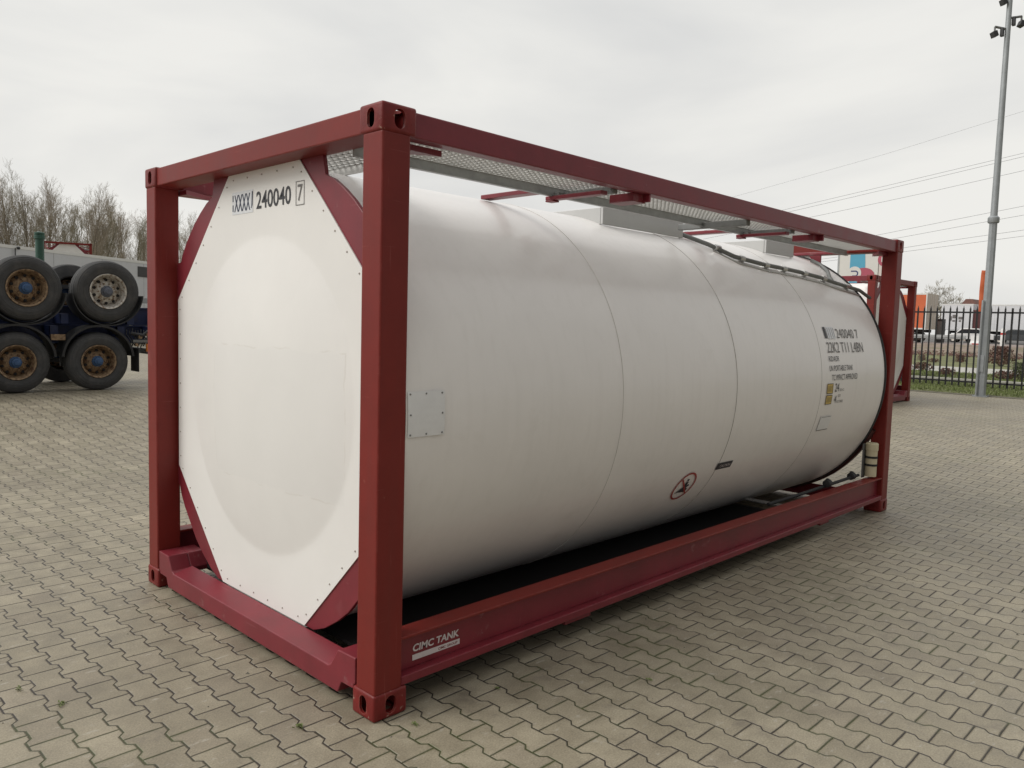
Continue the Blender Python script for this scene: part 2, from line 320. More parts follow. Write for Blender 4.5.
    col = mix(ma('MULTIPLY', joint, 0.97), base, jc)
    t.links.new(col, b.inputs['Base Color'])
    rr = smooth(med.outputs[0], 0.2, 0.8)
    t.links.new(ma('MULTIPLY_ADD', rr, 0.22, 0.46), b.inputs['Roughness'])
    b.inputs['Specular IOR Level'].default_value = 0.6
    tilt = ma('MULTIPLY', wsep.outputs[2], 0.0022)
    h = ma('ADD', ma('ADD', ma('MULTIPLY', cham, 0.005), tilt), ma('MULTIPLY', fine.outputs[0], 0.0012))
    h = ma('ADD', h, ma('MULTIPLY', med.outputs[0], 0.002))
    bp = t.nodes.new('ShaderNodeBump'); bp.inputs['Strength'].default_value = 0.9; bp.inputs['Distance'].default_value = 1.0
    t.links.new(h, bp.inputs['Height']); t.links.new(bp.outputs[0], b.inputs['Normal'])
    return Mt
M['paving'] = paving_material()

# ------------------------------------------------------------------ mesh helpers
class MB:
    def __init__(s): s.v = []; s.f = []; s.mi = []; s.cur = 0
    def add(s, vs, fs):
        o = len(s.v); s.v += [tuple(v) for v in vs]; s.f += [tuple(i + o for i in f) for f in fs]; s.mi += [s.cur] * len(fs)
    def box(s, x0, x1, y0, y1, z0, z1):
        s.add([(x0, y0, z0), (x1, y0, z0), (x1, y1, z0), (x0, y1, z0), (x0, y0, z1), (x1, y0, z1), (x1, y1, z1), (x0, y1, z1)],
              [(0, 3, 2, 1), (4, 5, 6, 7), (0, 1, 5, 4), (1, 2, 6, 5), (2, 3, 7, 6), (3, 0, 4, 7)])
    def bar(s, a, b, w_, h, up=(0, 0, 1)):
        a = Vector(a); b = Vector(b); d = (b - a).normalized(); u = Vector(up)
        sd_ = d.cross(u)
        if sd_.length < 1e-4: sd_ = d.cross(Vector((1, 0, 0)))
        sd_.normalize(); u = sd_.cross(d).normalized()
        vs = [p + sd_ * (i * w_ / 2) + u * (j * h / 2) for p in (a, b) for i, j in ((-1, -1), (1, -1), (1, 1), (-1, 1))]
        s.add(vs, [(0, 1, 2, 3), (7, 6, 5, 4), (0, 4, 5, 1), (1, 5, 6, 2), (2, 6, 7, 3), (3, 7, 4, 0)])
    def tube(s, pts, rad, n=8, cap=True):
        pts = [Vector(p) for p in pts]
        if isinstance(rad, (int, float)): rad = [rad] * len(pts)
        o = len(s.v); vs = []; fs = []
        pu = None
        for i, p in enumerate(pts):
            d = (pts[min(i + 1, len(pts) - 1)] - pts[max(i - 1, 0)]).normalized()
            u = pu if pu is not None else (Vector((0, 0, 1)) if abs(d.z) < 0.9 else Vector((1, 0, 0)))
            sd_ = d.cross(u)
            if sd_.length < 1e-4: sd_ = d.cross(Vector((0, 1, 0.3)))
            sd_.normalize(); u = sd_.cross(d).normalized(); pu = u
            for k in range(n):
                a = 2 * PI * k / n
                vs.append(p + (sd_ * math.cos(a) + u * math.sin(a)) * rad[i])
        for i in range(len(pts) - 1):
            for k in range(n):
                k2 = (k + 1) % n
                fs.append((i * n + k, i * n + k2, (i + 1) * n + k2, (i + 1) * n + k))
        if cap:
            fs.append(tuple(range(n - 1, -1, -1))); fs.append(tuple((len(pts) - 1) * n + k for k in range(n)))
        s.add(vs, fs)
    def lathe(s, prof, n=48, axis='y', c=(0, 0, 0), a0=0, a1=2 * PI, close=False):
        """prof = [(axial, radius)]; full turn unless a0/a1 given"""
        full = abs(a1 - a0 - 2 * PI) < 1e-6; m_ = n if full else n + 1; vs = []
        for i in range(m_):
            a = a0 + (a1 - a0) * i / n
            for t_, r_ in prof:
                q = (r_ * math.cos(a), r_ * math.sin(a))
                if axis == 'y': vs.append((c[0] + q[0], c[1] + t_, c[2] + q[1]))
                elif axis == 'x': vs.append((c[0] + t_, c[1] - q[0], c[2] + q[1]))
                else: vs.append((c[0] + q[0], c[1] + q[1], c[2] + t_))
        L_ = len(prof); fs = []
        for i in range(n):
            j = (i + 1) % m_
            for k in range(L_ - 1 if not close else L_):
                k2 = (k + 1) % L_
                fs.append((i * L_ + k, i * L_ + k2, j * L_ + k2, j * L_ + k))
        s.add(vs, fs)
    def prism(s, poly, a, b, axis='x'):
        """poly = [(p,q)] in the plane normal to axis, extruded a..b"""
        n = len(poly)
        def P(t_, p, q): return (t_, p, q) if axis == 'x' else ((p, t_, q) if axis == 'y' else (p, q, t_))
        vs = [P(a, *p) for p in poly] + [P(b, *p) for p in poly]
        s.add(vs, [tuple(range(n))[::-1], tuple(range(n, 2 * n))] + [(i, (i + 1) % n, n + (i + 1) % n, n + i) for i in range(n)])
    def sphere(s, c, r, n=8, m_=6, sc_=(1, 1, 1)):
        vs = []; fs = []
        for i in range(m_ + 1):
            th = PI * i / m_
            for k in range(n):
                ph = 2 * PI * k / n
                vs.append((c[0] + r * sc_[0] * math.sin(th) * math.cos(ph), c[1] + r * sc_[1] * math.sin(th) * math.sin(ph), c[2] + r * sc_[2] * math.cos(th)))
        for i in range(m_):
            for k in range(n):
                fs.append((i * n + k, (i + 1) * n + k, (i + 1) * n + (k + 1) % n, i * n + (k + 1) % n))
        s.add(vs, fs)
    def mesh(s, name, mats, smooth=None):
        me = bpy.data.meshes.new(name); me.from_pydata(s.v, [], s.f); me.validate()
        for m_ in (mats if isinstance(mats, (list, tuple)) else [mats]): me.materials.append(m_)
        if len(me.polygons) == len(s.mi): me.polygons.foreach_set('material_index', s.mi)
        bm = bmesh.new(); bm.from_mesh(me)
        bmesh.ops.remove_doubles(bm, verts=bm.verts, dist=1e-6)
        bmesh.ops.recalc_face_normals(bm, faces=bm.faces)
        bm.to_mesh(me); bm.free()
        if smooth is not None:
            me.polygons.foreach_set('use_smooth', [True] * len(me.polygons))
            me.set_sharp_from_angle(angle=R(smooth))
        me.update(); return me
    def build(s, name, mats, parent=None, smooth=None, bevel=0, seg=2, loc=None):
        o = bpy.data.objects.new(name, s.mesh(name, mats, smooth)); COL.objects.link(o)
        if parent: o.parent = parent
        if loc: o.location = loc
        if bevel:
            b = o.modifiers.new('bevel', 'BEVEL'); b.width = bevel; b.segments = seg; b.limit_method = 'ANGLE'; b.angle_limit = R(35)
            b.harden_normals = False
        return o

def tag(o, label=None, cat=None, group=None, kind=None):
    if label: o['label'] = label
    if cat: o['category'] = cat
    if group: o['group'] = group
    if kind: o['kind'] = kind
    return o
def empty(name, loc=(0, 0, 0), rz=0, **k):
    o = bpy.data.objects.new(name, None); COL.objects.link(o); o.location = loc; o.rotation_euler = (0, 0, rz)
    o.empty_display_size = 0.2
    return tag(o, **k)
def copy_tree(o, skip=(), parent=None):
    c = o.copy(); COL.objects.link(c)
    for k_ in list(c.keys()):
        if parent is None and k_ in ('label',): del c[k_]
    if parent: c.parent = parent
    for ch in list(o.children):
        if ch.name.split('.')[0] in skip: continue
        copy_tree(ch, skip, c)
    return c
def mirrored(me, axis, c):
    """a mirrored copy of mesh data about coordinate c"""
    n = me.copy(); bm = bmesh.new(); bm.from_mesh(n)
    for v in bm.verts: v.co[axis] = 2 * c - v.co[axis]
    bmesh.ops.reverse_faces(bm, faces=bm.faces); bm.to_mesh(n); bm.free(); return n
def link(name, me, parent, loc=None):
    o = bpy.data.objects.new(name, me); COL.objects.link(o); o.parent = parent
    if loc: o.location = loc
    return o

def text_verts(txt, size=1.0, sx=1.0, bold=0.0, depth=0.0):
    """triangulated outlines of a word as (verts, faces) in its own plane, origin at its lower left"""
    cu = bpy.data.curves.new('t', 'FONT'); cu.body = txt; cu.size = size; cu.offset = bold; cu.extrude = depth; cu.resolution_u = 3
    o = bpy.data.objects.new('t', cu); COL.objects.link(o)
    bpy.context.view_layer.update()
    me = o.to_mesh(); vs = [Vector((v.co.x * sx, v.co.y, v.co.z)) for v in me.vertices]; fs = [tuple(p.vertices) for p in me.polygons]
    o.to_mesh_clear(); bpy.data.objects.remove(o); bpy.data.curves.remove(cu)
    x0 = min(v.x for v in vs); y0 = min(v.y for v in vs)
    for v in vs: v.x -= x0; v.y -= y0
    W_ = max(v.x for v in vs); H_ = max(v.y for v in vs)
    return vs, fs, W_, H_
def fit_text(txt, w_, h, bold=0.0):
    vs, fs, W_, H_ = text_verts(txt, 1.0, 1.0, bold)
    return [Vector((v.x * w_ / W_, v.y * h / H_, 0)) for v in vs], fs

# ------------------------------------------------------------------ ground
def sstep(t): t = max(0.0, min(1.0, t)); return t * t * (3 - 2 * t)
def gz(x, y):
    dep = (x - CP.x) * 0.714 + (y - CP.y) * 0.696
    dx = max(-x, 0, x - 6.06); dy = max(-y, 0, y - 2.44); dr = math.hypot(dx, dy)
    return 0.25 * sstep((dep - 7.5) / 5.5) * sstep((dr - 0.2) / 2.2) + 0.10 * sstep((y - 8.0) / 3.2) * sstep((13.0 - x) / 4.0)
def sheet(name, xs, ys, mt, dz=0.0, kind='structure'):
    vs = [(x, y, gz(x, y) + dz) for y in ys for x in xs]; n = len(xs)
    fs = [(j * n + i, j * n + i + 1, (j + 1) * n + i + 1, (j + 1) * n + i) for j in range(len(ys) - 1) for i in range(n - 1)]
    b = MB(); b.add(vs, fs); o = b.build(name, mt, smooth=60); o['kind'] = kind; return o
def axis_pts(lo, hi, a, b, st):
    p = [lo]
    v = lo
    while v < a - 1: v += max(st, (a - v) * 0.5); p.append(min(v, a))
    v = a
    while v < b - 1e-6: v += st; p.append(min(v, b))
    g_ = st
    while v < hi - 1e-6: g_ *= 1.6; v = min(hi, v + g_); p.append(v)
    return sorted(set(round(q, 4) for q in p))
sheet('terrain', axis_pts(-1500, 1800, -14, 24, 0.5), axis_pts(-1500, 1800, -14, 24, 0.5), M['terrain'], -0.035)
sheet('paving', axis_pts(-45, 19.55, -12, 19.55, 0.45), axis_pts(-45, 52, -12, 20, 0.45), M['paving'], 0.0)
def strip(name, x0, x1, mt, z, h=0.05, y0=-60, y1=120, bev=0, kind='structure'):
    b = MB(); b.box(x0, x1, y0, y1, z - h, z); o = b.build(name, mt, bevel=bev); o['kind'] = kind; return o
strip('edging', 19.55, 19.70, M['edge'], 0.275, 0.12, y0=-45, y1=52, bev=0.01)
strip('verge', 19.70, 24.5, M['grass'], 0.285, 0.1)
strip('kerb', 24.5, 24.66, M['kerb'], 0.40, 0.15, bev=0.015)
strip('lawn', 24.66, 30.2, M['grass'], 0.340, 0.1)
strip('path', 30.2, 35.4, M['path'], 0.345, 0.1)
strip('lawn', 35.4, 56.8, M['grass'], 0.350, 0.1)
b = MB(); b.add([(56.8, -200, .34), (66, -200, .95), (66, 300, .95), (56.8, 300, .34)], [(0, 1, 2, 3)]); b.build('bank', M['bank'])['kind'] = 'structure'
strip('road', 66.0, 80.0, M['road'], 0.95, 0.1, -200, 300)
strip('forecourt', 80.0, 420.0, M['asphalt'], 0.956, 0.1, -300, 500)
def y_at(u, x):
    # the y of the vertical plane through picture column u, at depth x, near eye level
    d = RIGHT * ((u - 512) / FPX) - BACK - UP * (-50 / FPX)
    return CP.y + d.y * (x - CP.x) / d.x

def grass_blades():
    b = MB()
    for i in range(26000):
        if rnd.random() < 0.55: x = rnd.uniform(19.72, 24.45); z = 0.283
        else: x = rnd.uniform(24.7, 30.1); z = 0.338
        y = rnd.uniform(-1.0, 9.5); h = rnd.uniform(0.02, 0.075) * (1.5 if rnd.random() < 0.06 else 1); a = rnd.uniform(0, PI); w_ = rnd.uniform(0.008, 0.018)
        lx, ly = rnd.uniform(-.03, .03), rnd.uniform(-.03, .03)
        b.add([(x - w_ * math.cos(a), y - w_ * math.sin(a), z), (x + w_ * math.cos(a), y + w_ * math.sin(a), z), (x + lx, y + ly, z + h)], [(0, 1, 2)])
    me = bpy.data.meshes.new('grass'); me.from_pydata(b.v, [], b.f); me.materials.append(M['blade'])
    o = bpy.data.objects.new('grass', me); COL.objects.link(o)
    tag(o, 'short tufty green grass either side of the black railings', 'grass', kind='stuff')
grass_blades()

def grit():
    vs = []; fs = []
    for k in range(420):
        x = rnd.uniform(-2.5, 9); y = rnd.uniform(-4, 6)
        if -.1 < x < 6.2 and -.05 < y < 2.5: continue
        s_ = rnd.uniform(.002, .006) * (2 if rnd.random() < .06 else 1); z = gz(x, y); a = rnd.uniform(0, 6.28); i = len(vs)
        vs += [(x + s_ * math.cos(a), y + s_ * math.sin(a), z), (x + s_ * .8 * math.cos(a + 2), y + s_ * .8 * math.sin(a + 2), z), (x + s_ * math.cos(a + 4), y + s_ * math.sin(a + 4), z), (x, y, z + s_ * .9)]
        fs += [(i, i + 1, i + 3), (i + 1, i + 2, i + 3), (i + 2, i, i + 3)]
    me = bpy.data.meshes.new('grit'); me.from_pydata(vs, [], fs); me.materials.append(M['edge'])
    o = bpy.data.objects.new('grit', me); COL.objects.link(o); tag(o, 'fine loose grit scattered over the block paving', 'grit', kind='stuff')
grit()
def weeds():
    vs = []; fs = []
    for (wx, wy, k_) in ((-.237, .191, .9), (.127, -.121, .7), (1.228, -.55, .6), (-.987, 1.325, .7), (-.90, 1.056, .8), (.62, -.12, .55)):
        for q in range(26):
            a = rnd.uniform(0, 6.28); l_ = rnd.uniform(.006, .022) * k_; x = wx + rnd.gauss(0, .008 * k_); y = wy + rnd.gauss(0, .014 * k_); i = len(vs)
            d = Vector((math.cos(a), math.sin(a), 0)); n = Vector((-d.y, d.x, 0)) * l_ * .28; p = Vector((x, y, .002))
            vs += [p, p + d * l_ * .55 + n + Vector((0, 0, l_ * .5)), p + d * l_ + Vector((0, 0, l_ * .45)), p + d * l_ * .55 - n + Vector((0, 0, l_ * .5))]; fs.append((i, i + 1, i + 2, i + 3))
    me = bpy.data.meshes.new('weeds'); me.from_pydata([tuple(v) for v in vs], [], fs); me.materials.append(M['blade'])
    o = bpy.data.objects.new('weeds', me); COL.objects.link(o); tag(o, 'tiny green weeds sprouting from the joints of the paving', 'weeds', kind='stuff')
weeds()

# ------------------------------------------------------------------ tank container
L, W, H = 6.058, 2.438, 2.591
YC, ZC, RT = 1.219, 1.285, 1.21
def casting_meshes():
    """hollow ISO corner casting at the origin corner: x 0..178, y 0..162, z 0..118 with holes on its -x, -y and bottom faces"""
    def ob(mb, bevel=0):
        o = mb.build('t', M['cast']);
        if bevel:
            bm = bmesh.new(); bm.from_mesh(o.data)
            es = [e_ for e_ in bm.edges]
            bmesh.ops.bevel(bm, geom=es, offset=bevel, segments=3, profile=0.5, affect='EDGES'); bm.to_mesh(o.data); bm.free()
        return o
    a = MB(); a.box(0, .178, 0, .162, 0, .118); A = ob(a, 0.0125)
    c = MB(); c.box(.013, .165, .013, .150, .013, .105); C_ = ob(c)
    def oval(w_, h_, n=24):
        pts = []
        for k in range(n):
            t_ = 2 * PI * k / n; x = math.cos(t_) * w_ / 2; y = math.sin(t_) * w_ / 2 + (1 if math.sin(t_) > 0 else -1) * (h_ - w_) / 2
            pts.append((x, y))
        return pts
    h1 = MB(); h1.prism([(.089 + p, .059 + q) for p, q in oval(.056, .080)], -.02, .02, 'y'); H1 = ob(h1)
    h2 = MB(); h2.prism([(.080 + p, .059 + q) for p, q in oval(.052, .080)], -.02, .02, 'x'); H2 = ob(h2)
    h3 = MB(); h3.prism([(.089 + q, .081 + p) for p, q in oval(.064, .118)], -.02, .02, 'z'); H3 = ob(h3)
    for o in (C_, H1, H2, H3):
        md = A.modifiers.new('b', 'BOOLEAN'); md.operation = 'DIFFERENCE'; md.object = o; md.solver = 'EXACT'
    bpy.context.view_layer.update()
    me = bpy.data.meshes.new_from_object(A.evaluated_get(bpy.context.evaluated_depsgraph_get()))
    for o in (A, C_, H1, H2, H3): bpy.data.objects.remove(o)
    me.name = 'corner_casting'; me.materials.clear(); me.materials.append(M['cast'])
    me.polygons.foreach_set('use_smooth', [True] * len(me.polygons)); me.set_sharp_from_angle(angle=R(40))
    return me

def plate_mesh():
    """octagonal end panel with the round dished bulge, as one sheet folded back at its rim"""
    cy, cz, rb, hb = 1.195, 1.291, 0.835, 0.074
    octo = [(0.37, 2.481), (1.045, 1.80), (1.045, 0.77), (0.445, 0.17), (-0.445, 0.17), (-1.045, 0.77), (-1.045, 1.80), (-0.37, 2.481)]
    octo = [(p + YC, q) for p, q in octo]
    def hit(a):
        dx, dz = math.cos(a), math.sin(a); best = 9
        for i in range(8):
            (x1, z1), (x2, z2) = octo[i], octo[(i + 1) % 8]
            ex, ez = x2 - x1, z2 - z1; den = dx * ez - dz * ex
            if abs(den) < 1e-9: continue
            t_ = ((x1 - cy) * ez - (z1 - cz) * ex) / den; s_ = ((x1 - cy) * dz - (z1 - cz) * dx) / den
            if t_ > 0 and -1e-6 <= s_ <= 1 + 1e-6: best = min(best, t_)
        return best
    angs = sorted(set([2 * PI * k / 120 for k in range(120)] + [math.atan2(z - cz, y - cy) % (2 * PI) for y, z in octo]))
    def prof(r):
        t_ = r / rb
        # shallow torispherical dish running out in a soft fillet
        v = hb * (1 - t_ ** 2.1); k = 0.0025
        return 0 if t_ > 1.10 else max(0, 0.5 * (v + math.sqrt(v * v + k * k)) * (1 - sstep((t_ - 0.99) / 0.06)))
    radii = [0.0001] + [rb * f for f in (.12, .25, .38, .5, .6, .7, .78, .85, .9, .93, .95, .965, .98, .99, 1.0, 1.01, 1.02, 1.035, 1.05, 1.07, 1.09, 1.105)]
    b = MB(); vs = []; n = len(angs)
    for r in radii:
        for a in angs: vs.append((0.13 - prof(r), cy + r * math.cos(a), cz + r * math.sin(a)))
    hits = [hit(a) for a in angs]
    for f in (0.5, 1.0):
        for a, h_ in zip(angs, hits):
            r0 = rb * 1.105; r = r0 + (h_ - r0) * f
            vs.append((0.13, cy + r * math.cos(a), cz + r * math.sin(a)))
    for a, h_ in zip(angs, hits): vs.append((0.136, cy + h_ * math.cos(a), cz + h_ * math.sin(a)))
    m_ = len(radii) + 3; fs = []
    for i in range(m_ - 1):
        for k in range(n):
            k2 = (k + 1) % n; fs.append((i * n + k, i * n + k2, (i + 1) * n + k2, (i + 1) * n + k))
    b.add(vs, fs); return b, octo

def on_shell(x, th, r=RT):
    a = R(th); return (x, YC - r * math.cos(a), ZC + r * math.sin(a))
def shell_patch(b, x0, x1, t0, t1, r, nx=1, nt_=6):
    vs = [on_shell(x0 + (x1 - x0) * i / nx, t0 + (t1 - t0) * j / nt_, r) for j in range(nt_ + 1) for i in range(nx + 1)]
    fs = [(j * (nx + 1) + i, j * (nx + 1) + i + 1, (j + 1) * (nx + 1) + i + 1, (j + 1) * (nx + 1) + i) for j in range(nt_) for i in range(nx)]
    b.add(vs, fs)
def shell_text(b, txt, x0, x1, th0, th1, r):
    vs, fs = fit_text(txt, x1 - x0, (th1 - th0))
    b.add([on_shell(x0 + v.x, th0 + v.y, r) for v in vs], fs)

def make_container():
    root = empty('tank_container')
    # --- corner castings (mirror variants)
    base = casting_meshes()
    def place(flipx, flipy, top):
        me = base
        if flipx: me = mirrored(me, 0, L / 2)
        if flipy: me = mirrored(me, 1, W / 2)
        if top: me = mirrored(me, 2, H / 2)
        link('corner_casting', me, root)
    for fx in (0, 1):
        for fy in (0, 1):
            for tp in (0, 1): place(fx, fy, tp)
    # --- posts
    for x0, x1 in ((.006, .152), (L - .152, L - .006)):
        for y0, y1 in ((.005, .142), (W - .142, W - .005)):
            b = MB(); b.box(x0, x1, y0, y1, .112, H - .112); b.build('corner_post', M['post'], root, bevel=0.010, seg=3)
    # --- top rails
    for x0, x1 in ((.012, .165), (L - .165, L - .012)):
        b = MB(); b.box(x0, x1, .150, W - .150, 2.478, 2.583); b.build('top_end_rail', M['post'], root, bevel=0.006)
    for y0, y1 in ((.012, .085), (W - .085, W - .012)):
        b = MB(); b.box(.165, L - .165, y0, y1, 2.472, 2.578)
        b.build('top_side_rail', M['rail'], root, bevel=0.006)
    # small red angle plates under the rail ends
    for ys in (0, 1):
        for xs in (0, 1):
            yy = .09 if not ys else W - .09; xx = .25 if not xs else L - .25; sx = 1 if not xs else -1; sy = 1 if not ys else -1
            b = MB(); b.prism([(xx - .09 * sx, yy), (xx + .14 * sx, yy), (xx - .09 * sx, yy + .14 * sy)], 2.440, 2.466, 'z')
            b.build('rail_gusset', M['rail'], root)
    # --- bottom side rails: channel with proud lower flange, top flange
    for f in (0, 1):
        def Y(a): return a if not f else W - a
        def yy(a, b_): return (min(Y(a), Y(b_)), max(Y(a), Y(b_)))
        b = MB()
        b.box(.150, L - .150, *yy(.053, .067), .160, .320)
        b.box(.150, L - .150, *yy(.006, .110), .120, .160)
        b.cur = 1; b.box(.150, L - .150, *yy(.012, .122), .320, .334)
        b.build('bottom_side_rail', [M['rail'], M['post']], root, bevel=0.004)
        for xc, w_ in ((1.39, .22), (4.66, .18)):
            b = MB(); b.box(xc - w_ / 2, xc + w_ / 2, *yy(.03, .30), .088, .119); b.build('rail_foot', M['rail'], root, bevel=0.004)
    # --- bottom end rails (stepped)
    prof = [(.155, .118), (.155, .236), (.292, .232), (.345, .150), (.370, .137)]
    low = [(.290, .036), (.262, .092), (.170, .094), (.164, .117)]
    top = [(p, q) for p, q in prof] + [(W - p, q) for p, q in reversed(prof)]
    bot = [(W - p, q) for p, q in reversed(low)] + [(p, q) for p, q in low]
    for e_ in (0, 1):
        b = MB(); poly = top + bot; n = len(poly)
        x0, x1 = (.010, .1285)
        vs = []
        for x, up_ in ((x0, 0), (x1, 1)):
            for p, q in poly:
                qq = q + (0.030 if up_ and .345 < p < W - .345 and q > .12 and q < .2 else 0)
                vs.append((x if not e_ else L - x, p, qq))
        b.add(vs, [tuple(range(n)), tuple(range(n, 2 * n))] + [(i, (i + 1) % n, n + (i + 1) % n, n + i) for i in range(n)])
        b.build('bottom_end_rail', M['rail'], root, bevel=0.006)
        b = MB()                                                        # shoulder blocks reaching back along the post
        for f in (0, 1):
            xa, xb = (.1287, .235) if not e_ else (L - .235, L - .1287)
            pp = [(.15, .120), (.15, .234), (.290, .231), (.345, .150), (.345, .120)]
            if f: pp = [(W - p, q) for p, q in pp]
            b = MB(); b.prism(pp, xa, xb, 'x')
            b.build('rail_shoulder', M['rail'], root, bevel=0.006)
    # --- diagonal braces (gussets), both ends
    up_poly = [(.860, 2.480), (.650, 2.480), (.634, 2.412), (.628, 2.385), (.555, 2.358), (.469, 2.306), (.390, 2.248), (.317, 2.182), (.262, 2.125), (.222, 2.076), (.200, 2.030), (.143, 2.022), (.143, 1.79), (.190, 1.785)]
    lo_poly = [(.800, .166), (.700, .166), (.600, .205), (.489, .272), (.400, .340), (.314, .430), (.240, .510), (.191, .577), (.165, .640), (.143, .650), (.143, .790), (.190, .780)]
    up_far = [(.860, 2.480), (.730, 2.480), (.730, 2.375), (.60, 2.30), (.42, 2.12), (.27, 1.93), (.20, 1.80), (.143, 1.70), (.143, 1.62), (.230, 1.66)]
    lo_far = [(.800, .166), (.690, .200), (.54, .31), (.40, .47), (.28, .65), (.20, .80), (.143, .86), (.143, .95), (.230, .90)]
    for e_ in (0, 1):
        for f in (0, 1):
            for poly in ((up_poly, lo_poly) if not e_ else (up_far, lo_far)):
                pp = [(p if not f else W - p, q) for p, q in poly]
                b = MB(); xa, xb = (.137, .158)
                if e_: xa, xb = L - xb, L - xa
                b.prism(pp, xa, xb, 'x'); b.build('corner_brace', M['rail'], root, bevel=0.003)
    # --- end panels and rivets
    b, octo = plate_mesh(); b.cur = 1
    for i in range(8):
        (y1, z1), (y2, z2) = octo[i], octo[(i + 1) % 8]; d = math.hypot(y2 - y1, z2 - z1); n = max(2, round(d / .17))
        for k in range(n + 1):
            t_ = (k + 0.3) / (n + .6); y = y1 + (y2 - y1) * t_; z = z1 + (z2 - z1) * t_
            y += (YC - y) * .028; z += (1.31 - z) * .028
            b.sphere((.1290, y, z), .0048, 6, 4)
    e0 = b.build('end_panel', [M['plate'], M['rivet']], root, smooth=25)
    e1 = link('end_panel', mirrored(e0.data, 0, L / 2), root)
    # --- shell: collar bands, three overlapping sheets, far rim
    x = [.150, .297, 1.70, 3.00, 4.38, 5.80]
    b = MB(); r0 = RT
    pr_ = [(.20, 0.0), (.152, r0 - .03), (.150, r0 + .003), (.297, r0 + .003), (.298, r0), (1.70, r0), (1.701, r0 + .0004), (3.00, r0 + .0004), (3.001, r0 + .0018), (4.38, r0 + .0018), (4.381, r0 + .0004), (5.78, r0 + .0004)]
    b.lathe(pr_, 160, 'x', (0, YC, ZC)); b.build('tank_shell', M['shell'], root, smooth=20)
    b = MB(); b.lathe([(5.781, r0 - .02), (5.781, r0 + .006), (5.80, r0 + .012), (5.825, r0 + .006), (5.825, r0 - .05)], 128, 'x', (0, YC, ZC)); b.build('rim_seal', M['rubber'], root, smooth=40)
    b = MB(); b.lathe([(5.83, r0 - .05), (5.83, r0 + .010), (5.845, r0 + .024), (5.90, r0 + .024), (5.90, r0 - .05)], 60, 'x', (0, YC, ZC), a0=R(-150), a1=R(-24), close=True); b.build('end_cradle', M['cradle'], root, smooth=40)
    b = MB(); b.lathe([(5.79, r0 - .012), (5.86, r0 - .09), (5.90, r0 - .28), (5.915, r0 - .6), (5.92, 0.001)], 96, 'x', (0, YC, ZC)); b.build('tank_end', M['shell'], root, smooth=40)
    for xs in (1.70, 3.00, 4.38):
        b = MB(); b.lathe([(xs - .0016, r0 + .001), (xs - .001, r0 + .0034), (xs + .001, r0 + .0034), (xs + .0016, r0 + .001)], 160, 'x', (0, YC, ZC)); b.build('shell_seam', M['seamfaint'] if xs < 2 else M['seam'], root, smooth=40)
    # support saddles below
    for xs in (.22, 5.75):
        b = MB(); b.box(xs - .05, xs + .05, .85, W - .85, .12, .20); b.build('saddle', M['dark'], root)  # dark colour paints the shade seen through the gap at the ends
    for xs in (1.4, 4.66):
        b = MB(); b.box(xs - .06, xs + .06, .13, W - .13, .07, .100); b.build('floor_beam', M['dark'], root)  # beams coloured dark to stand for the shade below the tank
    b = MB(); b.box(.25, 4.60, .112, W - .112, .105, .118); b.build('underside_shade_sheet', M['black'], root)  # black sheet added to paint the shade between tank and rails
    # --- walkway
    b = MB()
    y0, y1 = .115, .455
    nx = int((5.86 - .18) / .044)
    for i in range(nx + 1):
        xx = .18 + i * .044
        b.bar((xx, y0, 2.508), (xx + .010, y1, 2.508), .009, .009)
    for j in range(12):
        y = y0 + (y1 - y0) * j / 11
        b.bar((.18, y, 2.508), (5.86, y, 2.508), .008, .009)
    for j in range(7):                                                   # cross walkway at the near end
        xx = .175 + j * .045
        b.bar((xx, y1, 2.508), (xx, W - .46, 2.508), .012, .010)
    for i in range(30): 
        y = y1 + .02 + i * .051
        b.bar((.175, y, 2.508), (.445, y, 2.508), .013, .010)
    b.box(.445, .457, .46, W - .46, 2.460, 2.515)
    wk = b.build('walkway_grating', M['mesh'], root)
    b = MB(); b.box(.18, 5.86, .457, .470, 2.452, 2.515); b.box(.18, 5.86, .443, .457, 2.452, 2.458); b.build('edge_channel', M['steel'], wk)
    b = MB(); b.box(.18, 5.86, .086, .112, 2.480, 2.500); b.build('support_strip', M['steel'], wk)
    for xs, y_in in ((1.50, .47), (3.74, .47)):
        b = MB(); xs += .06; b.box(xs - .028, xs + .028, .088, .50, 2.432, 2.454); b.box(xs - .028, xs + .028, .44, .50, 2.422, 2.4315); b.build('walkway_bracket', M['rail'], root, bevel=.003)
        b = MB(); b.box(xs - .025, xs + .025, .40, .44, 2.450, 2.470); b.box(xs + .08, xs + .12, .09, .44, 2.452, 2.490); b.build('cross_strap', M['darksteel'], root)
    for xs in (3.20,):
        b = MB(); b.box(xs - .012, xs + .04, .10, .66, 2.440, 2.482); b.build('cross_strap', M['darksteel'], root, bevel=.003)
    for xs in (1.79, 4.18):
        b = MB(); b.box(xs, xs + .014, .06, .23, 2.428, 2.472); b.box(xs + .10, xs + .116, .02, .23, 2.428, 2.472); b.box(xs + .012, xs + .102, .06, .075, 2.428, 2.472); b.box(xs - .004, xs + .12, .06, .23, 2.424, 2.4285)
        b.build('lifting_lug', M['rail'], root, bevel=.003)
    for xs in (1.43, 3.64, 5.70):
        for ya, yb in ((.472, .90), (W - 1.02, W - .09)):
            b = MB(); b.box(xs - .04, xs + .04, ya, yb, 2.455, 2.480); b.build('top_cross_member', M['rail'], root, bevel=.004)
